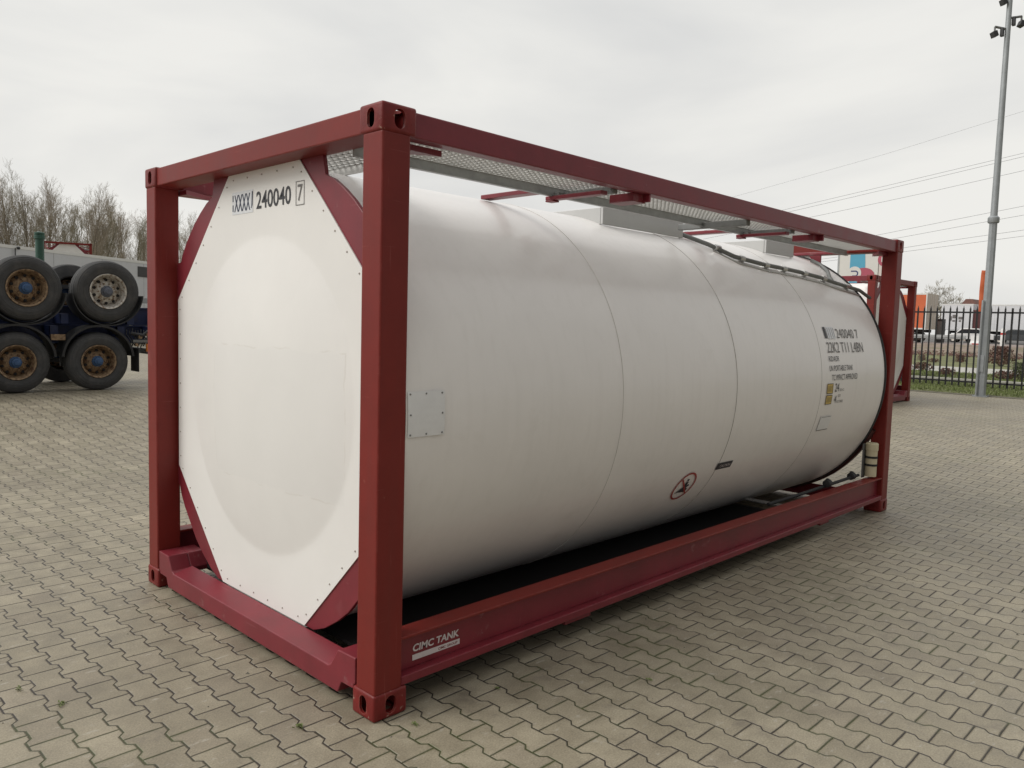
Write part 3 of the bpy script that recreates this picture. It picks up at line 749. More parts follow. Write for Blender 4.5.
    # grey cross walkway boxes (spill boxes) over the manlid and the valves
    for xa, xb in ((2.36, 3.36), (4.72, 5.27)):
        b = MB(); t_ = .02
        b.box(xa, xb, .72, .72 + t_, 2.40, 2.516); b.box(xa, xb, 1.70, 1.70 + t_, 2.40, 2.516)
        b.box(xa, xa + t_, .742, 1.698, 2.40, 2.514); b.box(xb - t_, xb, .742, 1.698, 2.40, 2.514)
        sb = b.build('spill_box', M['spill'], root, bevel=.003)
        b = MB(); b.lathe([(0, .28), (.06, .28), (.075, .25), (.09, 0.001)], 32, 'z', ((xa + xb) / 2, 1.22, 2.44)) if xb - xa > .8 else b.lathe([(0, .12), (.08, .12), (.10, .06), (.12, .001)], 24, 'z', ((xa + xb) / 2, 1.22, 2.42))
        b.build('manlid', M['stainless'], sb, smooth=40)
    # vent hose clipped along the shoulder of the shell
    hose = [on_shell(a, t_, RT + .026) for a, t_ in ((3.30, 72), (3.42, 68), (3.56, 61), (3.74, 53.5), (4.14, 51), (4.50, 50.2), (4.74, 49.4), (5.12, 47.5), (5.38, 45), (5.62, 43.5), (5.83, 42.2), (5.95, 38))]
    b = MB(); b.tube(hose, .017, 8); hs_ = b.build('vent_hose', M['darksteel'], root, smooth=60)
    b = MB(); b.tube([on_shell(a, t_, RT + .024) for a, t_ in ((5.56, 64), (5.60, 60), (5.52, 54), (5.36, 48.5), (5.33, 46))], .017, 8); b.build('vent_hose', M['darksteel'], root, smooth=60)
    b = MB(); b.tube([on_shell(a, t_ - 2.2, RT + .006) for a, t_ in ((3.56, 60), (3.74, 53), (4.14, 50.5), (4.50, 49.8), (4.74, 49), (5.12, 47), (5.38, 44.5), (5.8, 42))], .006, 6); b.build('cable', M['stainless'], hs_, smooth=60)
    for a, t_ in ((3.60, 59), (3.80, 53.2), (4.14, 51), (4.44, 50.3), (4.80, 49.1), (5.14, 47.3), (5.55, 44.2)):
        b = MB()
        p = Vector(on_shell(a, t_, RT + .026)); q = Vector(on_shell(a + .06, t_ + (-.4), RT + .026))
        b.tube([p, q], .024, 10); p2 = Vector(on_shell(a + .03, t_ - 3.2, RT + .004)); b.bar(Vector(on_shell(a + .03, t_, RT + .006)), p2, .03, .008)
        b.build('hose_clip', M['stainless'], hs_, smooth=40)
    # discharge pipework behind the far end of the bottom rail
    b = MB(); b.tube([(3.95, .20, .33), (4.6, .17, .345), (5.45, .13, .375), (5.62, .13, .375)], .014, 10); pp = b.build('drain_pipe', M['rubber'], root, smooth=50)
    for xs in (4.92, 5.46):
        b = MB(); b.tube([(xs - .035, .13, .385), (xs - .03, .13, .385), (xs + .03, .13, .385), (xs + .035, .13, .385)], [.022, .034, .034, .022], 12); b.sphere((xs, .13, .41), .022, 10, 6); b.build('valve_cap', M['rubber'], pp, smooth=50)
    b = MB(); b.box(4.12, 4.20, .16, .50, .285, .297); b.build('heating_bracket', M['stainless'], root, bevel=.003)
    # document holder tube strapped to the far post
    b = MB(); b.lathe([(.352, .001), (.352, .052), (.60, .052), (.602, .057), (.662, .057), (.672, .048), (.674, .001)], 28, 'z', (5.80, .085, 0)); dh = b.build('document_tube', M['cream'], root, smooth=40)
    b = MB(); b.lathe([(.452, .053), (.452, .056), (.472, .056), (.472, .053)], 28, 'z', (5.80, .085, 0), close=True); b.lathe([(.526, .053), (.526, .056), (.546, .056), (.546, .053)], 28, 'z', (5.80, .085, 0), close=True); b.build('strap', M['rubber'], dh)
    b = MB(); b.box(5.735, 5.800, .138, .148, .335, .66); b.build('holder_plate', M['darksteel'], dh)
    # inspection plate at the near end of the shell
    b = MB(); shell_patch(b, .158, .364, -3.4, 5.9, RT + .0075, 1, 6)
    b.cur = 1
    for a in (.172, .260, .350):
        for t_ in (-2.9, 1.2, 5.4):
            if a == .260 and t_ == 1.2: continue
            b.sphere(on_shell(a, t_, RT + .0080), .0045, 8, 4)
    b.build('inspection_plate', [M['inspect'], M['darksteel']], root)
    return root
M['inspect'] = mat('satin_white_plate', (0.76, 0.76, 0.76), 0.35, 0.0, noise=(9, 0.05))
tank = make_container()
tag(tank, 'large red framed white tank container in the foreground, numbered 240040 on its end panel', 'tank container', 'tank containers in the yard')

# --- writing and marks on the near container only
def kids(o, n): return [c for c in o.children if c.name.split('.')[0] == n]
ep = kids(tank, 'end_panel')[0]; shell = kids(tank, 'tank_shell')[0]
def end_text(txt, ya, yb, z0, z1, mt, name, skew=0.0, bold=0.0, x=.1283):
    vs, fs = fit_text(txt, ya - yb, z1 - z0, bold); b = MB(); b.add([(x, ya - v.x, z0 + v.y + skew * v.x) for v in vs], fs)
    return b.build(name, mt, ep)
M['tnavy'] = mat('navy_vinyl', (0.02, 0.03, 0.065), 0.5, noise=(30, 0.3))
b = MB(); b.box(.1284, .1292, 1.312, 1.545, 2.262, 2.382); b.build('sticker', M['bluewhite'], ep)
end_text('XXXX', 1.520, 1.340, 2.276, 2.366, M['tnavy'], 'owner_code', bold=.022, x=.1278)
b = MB()
for z0, z1 in ((2.279, 2.314), (2.332, 2.366)): b.box(.1272, .1280, 1.530, 1.539, z0, z1)
b.prism([(1.312, 2.372), (1.322, 2.372), (1.327, 2.290), (1.333, 2.286), (1.326, 2.284), (1.316, 2.30)], .1272, .1280, 'x')
b.build('owner_code', M['tnavy'], ep)
end_text('240040', 1.275, .925, 2.273, 2.364, M['text'], 'serial_number', bold=.012)
end_text('7', .862, .816, 2.280, 2.360, M['textgrey'], 'check_digit', bold=.008)
b = MB()
for (ya, yb, za, zb) in ((.878, .875, 2.260, 2.376), (.803, .800, 2.260, 2.376), (.878, .800, 2.260, 2.263), (.878, .800, 2.373, 2.376)): b.box(.1276, .1286, yb, ya, za, zb)
b.build('check_digit_box', M['textgrey'], ep)

rs = RT + .0042
def stext(txt, x0, x1, t0, t1, mt, name):
    b = MB(); shell_text(b, txt, x0, x1, t0, t1, rs + .0006); return b.build(name, mt, shell)
b = MB(); shell_patch(b, 4.59, 4.745, 17.8, 22.6, rs + .0012); b.build('sticker', M['bluewhite'], shell)
b = MB(); shell_patch(b, 4.535, 4.575, 17.9, 22.6, rs + .0006); b.build('owner_code', M['text'], shell)
b = MB()
for xs in (4.615, 4.655, 4.695, 4.728): shell_patch(b, xs, xs + .007, 18.2, 22.2, rs + .0018)
b.build('owner_code', M['textgrey'], shell)
stext('240040 7', 4.78, 5.26, 18.0, 22.0, M['textgrey'], 'serial_number')
stext('22K2 T11 L4BN', 4.53, 5.30, 12.2, 16.4, M['textgrey'], 'size_type_code')
stext('RID/ADR', 4.53, 4.74, 8.7, 10.8, M['text'], 'approval_lettering')
stext('UN PORTABLE TANK', 4.53, 5.02, 4.9, 7.1, M['text'], 'approval_lettering')
stext('TC IMPACT APPROVED', 4.58, 5.12, 1.2, 3.5, M['text'], 'approval_lettering')
for t0, t1, w_ in ((-3.9, 0.1, '24'), (-8.1, -4.4, '4')):
    b = MB(); shell_patch(b, 4.49, 4.61, t0, t1, rs + .0006); lb = b.build('yellow_label', M['yellow'], shell)
    b = MB()
    for k in range(4):
        xa = 4.516 + .023 * k; shell_patch(b, xa, xa + .007, t0 + .8, t1 - .8, rs + .0014, 1, 2)
    for (xa, xb, ta, tb) in ((4.49, 4.496, t0, t1), (4.604, 4.61, t0, t1), (4.496, 4.604, t0, t0 + .25), (4.496, 4.604, t1 - .25, t1)): shell_patch(b, xa, xb, ta, tb, rs + .0014, 1, 3)
    b.build('label_print', M['text'], lb)
stext('24', 4.655, 4.735, -3.3, 0.0, M['text'], 'weight_lettering'); stext('000 KG', 4.75, 4.84, -3.3, -2.2, M['textgrey'], 'weight_lettering')
stext('4', 4.665, 4.705, -7.8, -4.9, M['text'], 'weight_lettering'); stext('050', 4.73, 4.78, -5.6, -4.5, M['textgrey'], 'weight_lettering'); stext('KG TARE', 4.72, 4.85, -8.0, -6.9, M['text'], 'weight_lettering')
b = MB(); shell_patch(b, 4.47, 4.69, -18.6, -12.9, rs + .0006); b.build('blank_plate', M['inspect'], shell)
b = MB(); shell_patch(b, 4.472, 4.688, -18.95, -18.62, rs + .001); shell_patch(b, 4.49, 4.67, -13.4, -13.2, rs + .001); b.build('blank_plate_edge', M['textgrey'], shell)
# round prohibition sign: ring, bar and a small black figure
def sign_pt(px, py, r): return on_shell(2.672 + px, -32.0 + math.degrees(py / RT), r)
b = MB(); n = 48
for k in range(n):
    a, c = 2 * PI * k / n, 2 * PI * (k + 1) / n
    b.add([sign_pt(q * math.cos(t_), q * math.sin(t_), rs + .0016) for q, t_ in ((.106, a), (.121, a), (.121, c), (.106, c))], [(0, 1, 2, 3)])
d = (math.cos(R(135)), math.sin(R(135))); e2 = (-d[1], d[0])
pts = []
for i in range(9):
    s_ = -.1 + .2 * i / 8
    for sgn in (-1, 1): pts.append(sign_pt(d[0] * s_ + e2[0] * sgn * .007, d[1] * s_ + e2[1] * sgn * .007, rs + .0022))
b.add(pts, [(2 * i, 2 * i + 1, 2 * i + 3, 2 * i + 2) for i in range(8)])
b.build('prohibition_sign', M['signred'], shell)
b = MB()
for poly in ([(-.075, -.055), (-.02, -.045), (.0, -.02), (-.02, -.012), (-.045, -.035)], [(-.03, -.05), (.05, -.055), (.045, -.02), (.02, .0), (-.01, -.012)], [(-.012, -.02), (.022, -.01), (.026, .04), (.0, .045)], [(.02, -.02), (.06, .0), (.052, .016), (.02, .006)], [(-.002, .048), (.018, .048), (.018, .066), (-.002, .066)], [(.03, -.06), (.058, -.045), (.062, -.02), (.04, -.02)]):
    b.add([sign_pt(p, q, rs + .0012) for p, q in poly], [tuple(range(len(poly)))])
b.build('sign_figure', M['text'], shell)
b = MB(); shell_patch(b, 2.985, 3.195, -27.4, -24.7, rs + .001); lt = b.build('caution_label', M['text'], shell)
b = MB(); shell_text(b, 'CAUTION', 3.03, 3.17, -26.6, -25.6, rs + .002); b.build('label_print', M['white'], lt)
# maker's name on the web of the bottom rail
br = kids(tank, 'bottom_side_rail')[0]
vs, fs = fit_text('CIMC TANK', .278, .0345, .030)
b = MB(); b.add([(.245 + v.x + v.y * .12, .0515, .2290 + v.y) for v in vs], fs); b.build('maker_lettering', M['white'], br)
b = MB(); b.box(.245, .529, .0510, .0520, .1905, .2162); lb = b.build('maker_bar', M['white'], br)
vs, fs = fit_text('CIMC GROUP', .118, .012, .02)
b = MB(); b.add([(.396 + v.x, .0505, .1968 + v.y) for v in vs], fs); b.build('maker_small_print', M['post'], lb)

marks = ('owner_code', 'sticker', 'serial_number', 'check_digit', 'check_digit_box', 'size_type_code', 'approval_lettering', 'yellow_label', 'weight_lettering',
         'blank_plate', 'blank_plate_edge', 'prohibition_sign', 'sign_figure', 'caution_label', 'maker_lettering', 'maker_bar')
t2 = copy_tree(tank, skip=marks); t2.location = (16.42, 3.10, .245); t2.rotation_euler = (0, 0, PI / 2)
t2['label'] = 'smaller looking second tank container standing behind the big one, beside the black railings'

# ------------------------------------------------------------------ trailers stacked on the left
def wheel(parent, x, y, z, side, rim_m='rust', hub_m='hubblue', w_=.36, r=.53):
    """side=-1 faces -y"""
    s_ = side
    b = MB(); pr_ = [(0.02, .285), (0.0, .31), (-.010, .335), (-.007, .340), (-.012, .36), (-.014, .395), (-.010, .398), (-.013, .402), (-.012, .43), (-.004, .455), (-.001, .458), (-.003, .463), (0.006, .478), (.014, .488), (.012, .494), (.03, .508), (.05, .522)]
    pr_ += [(w_ * .22, .529), (w_ * .22, .518), (w_ * .26, .518), (w_ * .26, .53), (w_ * .49, .531), (w_ * .49, .519), (w_ * .52, .519), (w_ * .52, .531), (w_ * .74, .53), (w_ * .74, .518), (w_ * .78, .518), (w_ * .78, .529), (w_ - .05, .522), (w_ - .03, .508), (w_, .42), (w_, .31), (w_ - .02, .285)]
    pr_ = [(-s_ * a if s_ > 0 else a, q) for a, q in pr_]
    b.lathe(pr_, 64, 'y', (0, 0, 0))
    ty = b.build('wheel', M['tyre'], parent, smooth=35, loc=(x, y, z))
    f = 1 if s_ < 0 else -1
    b = MB(); b.lathe([(f * a, q) for a, q in ((w_ * .9, .285), (.03, .287), (-.004, .304), (-.014, .296), (-.010, .284), (.012, .270), (.045, .262), (.060, .248), (.15, .238), (.155, .228), (.125, .205), (.10, .15), (.085, .10))], 48, 'y'); rm = b.build('rim', M[rim_m], ty, smooth=40)
    b = MB()
    for k in range(10):
        a = 2 * PI * (k + .5) / 10; b.tube([(.200 * math.cos(a), f * .14, .200 * math.sin(a)), (.200 * math.cos(a), f * .112, .200 * math.sin(a))], .026, 10)
    b.build('rim_hole', M['black'], rm)
    b = MB()
    for k in range(10):
        a = 2 * PI * k / 10; b.tube([(.138 * math.cos(a), f * .11, .138 * math.sin(a)), (.138 * math.cos(a), f * .060, .138 * math.sin(a))], .012, 6)
    b.build('wheel_nut', M['rimsilver'] if rim_m == 'rimsilver' else M['rust'], rm)
    b = MB(); b.lathe([(f * a, q) for a, q in ((.11, .105), (.06, .10), (.045, .080), (.0, .072), (-.012, .050), (-.03, .045), (-.034, .001))], 10, 'y'); b.build('hub', M[hub_m], ty, smooth=30)
    return ty
def make_skeletal_trailer():
    """origin: ground below the rearmost axle's near wheel face, trailer runs to -x, width in +y"""
    root = empty('container_trailer')
    AX = (0.0, -1.235, -2.47)
    for f, (y0, y1) in enumerate(((.62, .74), (1.56, 1.68))):
        b = MB(); b.box(-10.8, 1.02, y0, y1, 1.09, 1.115); b.box(-10.8, 1.02, y0 + .05, y1 - .05, .82, 1.09); b.box(-10.8, 1.02, y0, y1, .79, .82); b.build('chassis_beam', M['chassis'], root, bevel=.004)
    for xs in (1.0, .45, -.62, -1.85, -3.1, -5.0, -7.5, -10.7):
        b = MB(); b.box(xs - .06, xs + .06, .03 if xs in (1.0, -5.0, -10.7) else .25, 2.27 if xs in (1.0, -5.0, -10.7) else 2.05, .93, 1.10); b.build('cross_member', M['chassis'], root, bevel=.004)
    for i, ax in enumerate(AX):
        b = MB(); b.tube([(ax, .34, .52), (ax, 1.96, .52)], .062, 12); b.build('axle', M['dark'], root, smooth=50)
        for y, s_ in ((0.0, -1), (2.30, 1)):
            wheel(root, ax, y, .53, s_)
            b = MB(); ya, yb = (-.02, .40) if s_ < 0 else (1.90, 2.32)
            b.lathe([(ya, .545), (ya, .580), (yb, .580), (yb, .562), (ya + .025, .562), (ya + .025, .545)], 28, 'y', (ax, 0, .545), a0=R(4), a1=R(176), close=True)
            b.build('mudguard', M['guard'], root, smooth=40)
        b = MB()
        for y in (.55, 1.75):
            b = MB(); b.lathe([(-.02, .11), (.20, .13), (.25, .11)], 16, 'z', (ax - .34, y, .48)); b.box(ax - .45, ax + .30, y - .04, y + .04, .40, .47)
            b.build('suspension', M['dark'], root, smooth=40)
    # mudflap, rear bar, lamps and air lines
    b = MB(); b.box(.66, .675, .02, .38, .30, .72); b.build('mudflap', M['rubber'], root)
    b = MB(); b.box(.60, .98, .10, .16, .82, .87); b.box(.94, 1.0, .02, 2.28, .60, .70); b.build('rear_bumper', M['darksteel'], root, bevel=.004)
    for y in (.10, 1.90):
        b = MB(); b.box(1.0, 1.05, y, y + .30, .72, .84); b.build('tail_lamp', M['redlens'], root, bevel=.006)
    b = MB(); b.box(.80, .90, -.02, .05, .66, .80); b.build('marker_lamp', M['amber'], root, bevel=.01)
    b = MB(); b.box(-.72, -.50, .06, .12, .86, .96); b.build('marker_plate', M['rust'], root, bevel=.004)
    b = MB()
    for k in range(9):
        x = .55 + .05 * k; z = .72 + .05 * rnd.random()
        b.tube([(x, .16, z), (x + .03, .10 + .1 * rnd.random(), z + .10), (x - .02, .22, z + .22), (x + .05, .4, z + .3)], .010, 6)
    b.tube([(.60, .2, .98), (.78, .12, .95), (.9, .2, 1.02)], .03, 8)
    b.build('air_lines', M['dark'], root, smooth=60)
    for (x, y, z, r_) in ((.74, .16, .92, .035), (.86, .14, .96, .03), (.66, .12, .78, .028), (.93, .10, .90, .03)):
        b = MB(); b.tube([(x, y - .04, z), (x, y + .03, z)], r_, 10)
        b.build('air_coupling', M['rust'], root, smooth=50)
    for y in (.45, 1.75):
        b = MB(); b.box(-8.1, -7.98, y, y + .12, .12, .95); b.box(-8.2, -7.88, y - .06, y + .18, .0, .03) ; b.build('landing_leg', M['dark'], root)
    return root
TRL = 'container trailers stacked wheels to wheels on the left'
tr1 = make_skeletal_trailer(); tr1.location = (2.81, 11.93, .35)
tag(tr1, 'dark blue container trailer standing on its own wheels, lower of the stacked pair', 'trailer', TRL)
tr2 = copy_tree(tr1)
for c in tr1.children:                                                   # the wheels on the ground are a smaller size
    if c.name.split('.')[0] == 'wheel': c.scale = (.94, 1, .94); c.location.z = .498
# upside down on the lower one: turned about its long axis
tr2.rotation_euler = (PI, 0, 0); tr2.location = (2.975, 11.93 + 2.30, 2.585)
tr2['label'] = 'dark blue container trailer stacked upside down on the other with its wheels in the air'
tmp = [c for c in tr2.children if c.name.split('.')[0] == 'wheel']
for c in tmp:
    if abs(c.location.x) < .01 and c.location.y > 1:
        for g_ in c.children:
            me = g_.data.copy(); g_.data = me
            me.materials[0] = M['rimsilver'] if g_.name.startswith('rim') else M['hubgrey']
for c in list(tr2.children):                                            # its lamps face the other way, no landing legs on the ground
    if c.name.split('.')[0] in ('marker_lamp',): bpy.data.objects.remove(c)

# ------------------------------------------------------------------ box trailers and others
def box_trailer(name, loc, rz, ln, wd, z0, z1, mats, label, cat, group=None, wheels=3, end_m=None):
    """origin at the ground, near left corner; body runs +x (length) and +y (width)"""
    r = empty(name, loc, rz, label=label, cat=cat, group=group)
    b = MB(); b.box(0, ln, 0, wd, z0, z1); body = b.build('body', [mats], r, bevel=.03)
    b = MB(); b.box(-.01, ln + .01, -.014, .05, z1 - .10, z1 + .012); b.box(-.01, ln + .01, -.014, .04, z0 - .06, z0 + .05); b.box(-.012, .06, -.012, wd + .012, z1 - .09, z1 + .010); b.build('roof_edge', M['whitetrim'], body)
    b = MB()
    k = 1.2
    while k < ln - .4: b.box(k, k + .008, -.004, .0, z0 + .06, z1 - .11); k += 2.6
    b.build('panel_joint', M['darksteel'], body)
    b = MB()
    for y in (wd * .25, wd * .7): b.box(.1, ln - .1, y, y + .10, z0 - .32, z0 - .062)
    b.build('underframe', M['dark'], r)
    b = MB(); b.box(ln * .30, ln * .62, .03, .05, z0 - .60, z0 - .40); b.box(ln * .30, ln * .62, .03, .05, z0 - .34, z0 - .12); b.build('side_guard', M['darksteel'], r)
    for i in range(wheels):
        xw = ln * .72 + i * 1.3
        for y0_, y1_ in ((.05, .40), (wd - .40, wd - .05)):
            b = MB(); b.lathe([(y0_, .28), (y0_, .46), (y0_ + .04, .5), (y1_ - .04, .5), (y1_, .46), (y1_, .28)], 28, 'y', (xw, 0, .5)); wv = b.build('wheel', M['tyre'], r, smooth=35)
            b = MB(); b.lathe([(y0_ + .01, .28), (y0_ + .08, .20), (y0_ + .05, .001)], 20, 'y', (xw, 0, .5)); b.lathe([(y1_ - .01, .28), (y1_ - .08, .20), (y1_ - .05, .001)], 20, 'y', (xw, 0, .5)); b.build('rim', M['rimsilver'], wv, smooth=35)
    for y in (.35, wd - .45):
        b = MB(); b.box(ln * .16, ln * .16 + .12, y, y + .12, 0.02, z0 - .1); b.box(ln * .16 - .1, ln * .16 + .22, y - .06, y + .18, 0, .03); b.build('landing_leg', M['darksteel'], r)
    return r
# long pale box trailer behind the stacked chassis
a = math.atan2(36.23 - 30.39, 14.943 - 5.561)
q = box_trailer('box_trailer', (2.2, 28.3, .29), a, 16.2, 2.55, 1.15, 3.71, M['whitebox'], 'long pale grey box trailer parked behind the stacked blue trailers', 'box trailer')
b = MB(); b.box(11.2, 12.1, -.02, -.002, 3.00, 3.46)
wv = b.build('side_vent', M['dark'], kids(q, 'body')[0])
b = MB(); b.tube([(4.55, -.06, 3.05), (4.55, -.06, 3.62)], .018, 8); b.sphere((4.7, -.06, 3.64), .06, 8, 6); b.build('hose_hook', M['dark'], q)
# green post
gp = MB(); gp.lathe([(0, .09), (3.02, .09)], 20, 'z'); 
groot = empty('green_post', (3.5, 17.85, .29), label='dark green round steel post with a ribbed cap, rising behind the upper trailer wheel', cat='post')
gp.build('tube', M['green'], groot, smooth=50)
gp = MB(); gp.lathe([(3.02, .095), (3.03, .115), (3.10, .115), (3.11, .095), (3.13, .105), (3.17, .105), (3.19, .05), (3.20, .001)], 20, 'z'); gp.build('cap', M['green'], groot, smooth=30)
gp = MB(); gp.box(-.2, .2, -.2, .2, 0, .025); gp.build('base_plate', M['green'], groot)

# a stack of two more tank containers far behind the pale trailer
D45 = (BACK * -45 + RIGHT * ((94 - 512) / FPX * 45)); px, py = CP.x + D45.x, CP.y + D45.y
ang = math.atan2(py - CP.y, px - CP.x)
fwd = Vector((math.cos(ang), math.sin(ang))); lf = Vector((-fwd.y, fwd.x))
for i, lab in enumerate(('lower tank container of the far stack, hidden by the pale box trailer', 'red framed tank container whose white domed top shows above the pale box trailer')):
    c = copy_tree(tank, skip=marks + ('walkway_grating', 'vent_hose', 'inspection_plate'))
    c.location = (px, py, .29 + i * 2.594); c.rotation_euler = (0, 0, ang); c['label'] = lab

# ------------------------------------------------------------------ bare trees
def make_tree(name, h, spread, seed, mats, stems=1, dens=1.0, low=.16):
    rr = random.Random(seed); root = empty(name)
    tb = MB(); cb = MB()
    def branch(p, d, ln, r, lev, into):
        n = 4 if lev < 2 else 3; pts = [p]; rad = [r]; dd = d.copy()
        for i in range(n):
            dd = (dd + Vector((rr.gauss(0, .10), rr.gauss(0, .10), .10 if lev > 0 else .02))).normalized()
            pts.append(pts[-1] + dd * ln / n); rad.append(max(.008, r * (1 - .78 * (i + 1) / n)))
        into.tube(pts, rad, 5 if lev < 2 else 3, cap=False)
        if lev >= 4: return
        cnt = {0: int(20 * dens), 1: int(7 * dens), 2: 5, 3: 3}[lev]
        for k in range(cnt):
            t_ = (low + (1 - low) * (k + rr.random()) / cnt) if lev == 0 else rr.uniform(.15, 1.0)
            i = min(n - 1, int(t_ * n)); f = t_ * n - i
            q_ = pts[i].lerp(pts[i + 1], min(1, f)); base_d = (pts[i + 1] - pts[i]).normalized()
            az = rr.uniform(0, 2 * PI); tilt = R({0: rr.uniform(26, 48), 1: rr.uniform(20, 48), 2: rr.uniform(18, 50), 3: rr.uniform(15, 55)}[lev]) * (spread if lev < 2 else 1)
            o_ = base_d.orthogonal().normalized(); o_ = Matrix.Rotation(az, 3, base_d) @ o_
            nd = (base_d * math.cos(tilt) + o_ * math.sin(tilt)).normalized()
            if lev == 0: l2 = ln * (.48 - .30 * t_) * rr.uniform(.8, 1.2)
            else: l2 = ln * rr.uniform(.38, .62)
            r2 = max(.009, min(rad[i] * .62, .075 * (1 - .5 * t_)) if lev == 0 else rad[i] * .55)
            branch(q_, nd, l2, r2, lev + 1, cb)
    for s_ in range(stems):
        d0 = Vector((rr.gauss(0, .03) + (.22 * math.cos(s_ * 2.4) if stems > 1 else 0), rr.gauss(0, .03) + (.22 * math.sin(s_ * 2.4) if stems > 1 else 0), 1)).normalized()
        branch(Vector((0, 0, 0)), d0, h * (1 if s_ == 0 else .9), h * .0115, 0, tb)
    def fast(b, nm, m_):
        me = bpy.data.meshes.new(nm); me.from_pydata(b.v, [], b.f); me.materials.append(m_)
        o = bpy.data.objects.new(nm, me); COL.objects.link(o); o.parent = root
    fast(tb, 'trunk', mats[0]); fast(cb, 'crown', mats[1])
    return root
protos = [make_tree('bare_tree', 14.5, .72, 3, (M['bark'], M['twig']), dens=1.1, low=.22), make_tree('bare_tree', 14.5, .8, 11, (M['bark'], M['twig2']), stems=2, dens=.75, low=.22), make_tree('bare_tree', 14.5, .68, 23, (M['bark'], M['twig']), stems=2, dens=.8, low=.22)]
TREE_H = 18.6
def pix_ground(u, D, z=.29):
    """the spot on the land at picture column u and distance D ahead"""
    f = (BACK * -1); p = CP + f * D + RIGHT * ((u - 512) / FPX * D); return (p.x, p.y, z)
TG = 'bare trees in the row behind the pale box trailer'
marks_ = [(-30, 'bare tree cut by the left edge of the picture'), (-12, 'second bare tree from the left edge, half cut by it'), (4, 'bare tree just inside the left edge of the picture'), (19, 'bare tree left of the dark green post'),
          (31, 'bare tree directly behind and left of the dark green post'), (44, 'bare tree just right of the dark green post'), (56, 'bare tree above the left end of the domed tank top'), (67, 'bare tree above the middle of the domed tank top'),
          (78, 'bare tree above the right end of the domed tank top'), (89, 'bare tree above the gap between the two raised wheels'), (99, 'bare tree above the left half of the raised wheel with the silver rim'), (109, 'bare tree above the right half of the raised wheel with the silver rim'),
          (119, 'bare tree above the pale trailer, just right of the raised wheels'), (129, 'bare tree left of the dark side vent of the pale trailer'), (139, 'bare tree above the dark side vent of the pale trailer'), (150, 'bare tree at the left edge of the far red corner post'),
          (160, 'bare tree hidden by the far red corner post'), (171, 'bare tree at the right edge of the far red corner post'), (182, 'bare tree between the far red corner post and the curved brace'), (192, 'bare tree beside the curved brace of the red frame'),
          (203, 'last and smallest bare tree at the right end of the row')]
for i, (u, lab) in enumerate(marks_):
    src = protos[i % 3]; t_ = src if i < 3 else copy_tree(src)
    D = 70 + max(0, u - 40) * .24; t_.location = pix_ground(u, D)
    top = 164 if u < 50 else 164 + (u - 50) * .30                        # where its top reaches in the photograph
    hh = (312 - top) / FPX * D + 1.4
    s_ = .93 * hh / TREE_H * rnd.uniform(.95, 1.03); t_.scale = (s_ * .85, s_ * .85, s_); t_.rotation_euler = (0, 0, rnd.uniform(0, 6.28))
    tag(t_, lab, 'tree', TG)
ft = make_tree('bare_tree', 7.2, 1.35, 31, (M['bark'], M['twig2']), stems=4, dens=.6, low=.3); ft.location = pix_ground(938, 112, .9); ft.scale = (1.05, 1.05, 1.0)
tag(ft, 'rounded bare tree above the white trailers, right of the orange box', 'tree')
ft2 = copy_tree(ft); ft2.location = pix_ground(1006, 120); ft2.scale = (.42, .42, .42); ft2.rotation_euler = (0, 0, 1.2); tag(ft2, 'faint bare tree far off above the trailers, right of the lighting mast', 'tree')

# ------------------------------------------------------------------ railings
fr = empty('metal_fence', (22.1, 0, .29), label='black metal picket railings on the grass verge', cat='fence')
ya, yb = -3.6, 9.6; i = 0
for k in range(int((yb - ya) / .165)):
    y = ya + k * .165
    if k % 15 == 7:
        b = MB(); b.box(-.022, .022, y - .022, y + .022, 0, 2.16); b.build('fence_post', M['fence'], fr); continue
    b = MB(); b.box(-.018, .0125, y - .019, y + .019, .04, 2.14); b.add([(-.012, y - .016, 2.14), (.012, y - .016, 2.14), (.012, y + .016, 2.14), (-.012, y + .016, 2.14), (0, y, 2.23)], [(0, 1, 4), (1, 2, 4), (2, 3, 4), (3, 0, 4)]); b.build('picket', M['fence'], fr)
for z in (.155, 2.04):
    b = MB(); b.box(-.022, -.0125, ya - .1, yb, z - .022, z + .022); b.box(.0125, .022, ya - .1, yb, z - .022, z + .022); b.build('rail', M['fence'], fr)

# ------------------------------------------------------------------ lighting mast
ms = empty('lighting_mast', (19.44, 2.47, .25), label='tall galvanised lighting mast with floodlights at the edge of the paving', cat='lamp post')
b = MB(); b.lathe([(0, .108), (.5, .106), (.55, .100), (4.15, .086)], 8, 'z'); b.build('lower_mast', M['mast'], ms)
b = MB(); b.lathe([(4.12, .115), (4.14, .125), (4.24, .125), (4.28, .085)], 16, 'z'); b.build('collar', M['mast'], ms, smooth=35)
b = MB(); b.lathe([(4.24, .078), (8.0, .062), (12.5, .045)], 12, 'z'); b.build('upper_mast', M['mast'], ms, smooth=40)
b = MB(); b.box(-.15, .15, -.15, .15, 0, .02)
for k in range(4): b.tube([((-.13, .13)[k % 2], (-.13, .13)[k // 2], .02), ((-.13, .13)[k % 2], (-.13, .13)[k // 2], .05)], .015, 6)
b.build('base_plate', M['mast'], ms)
b = MB(); b.tube([(-.125, .07, .02), (-.120, .065, 2.3)], .026, 10); b.build('cable_duct', M['mast'], ms, smooth=50)
b = MB(); b.box(-.108, -.098, -.04, .04, .6, 1.0); b.build('access_door', M['mast'], ms)
lat = Vector((RIGHT.x, RIGHT.y, 0)).normalized()
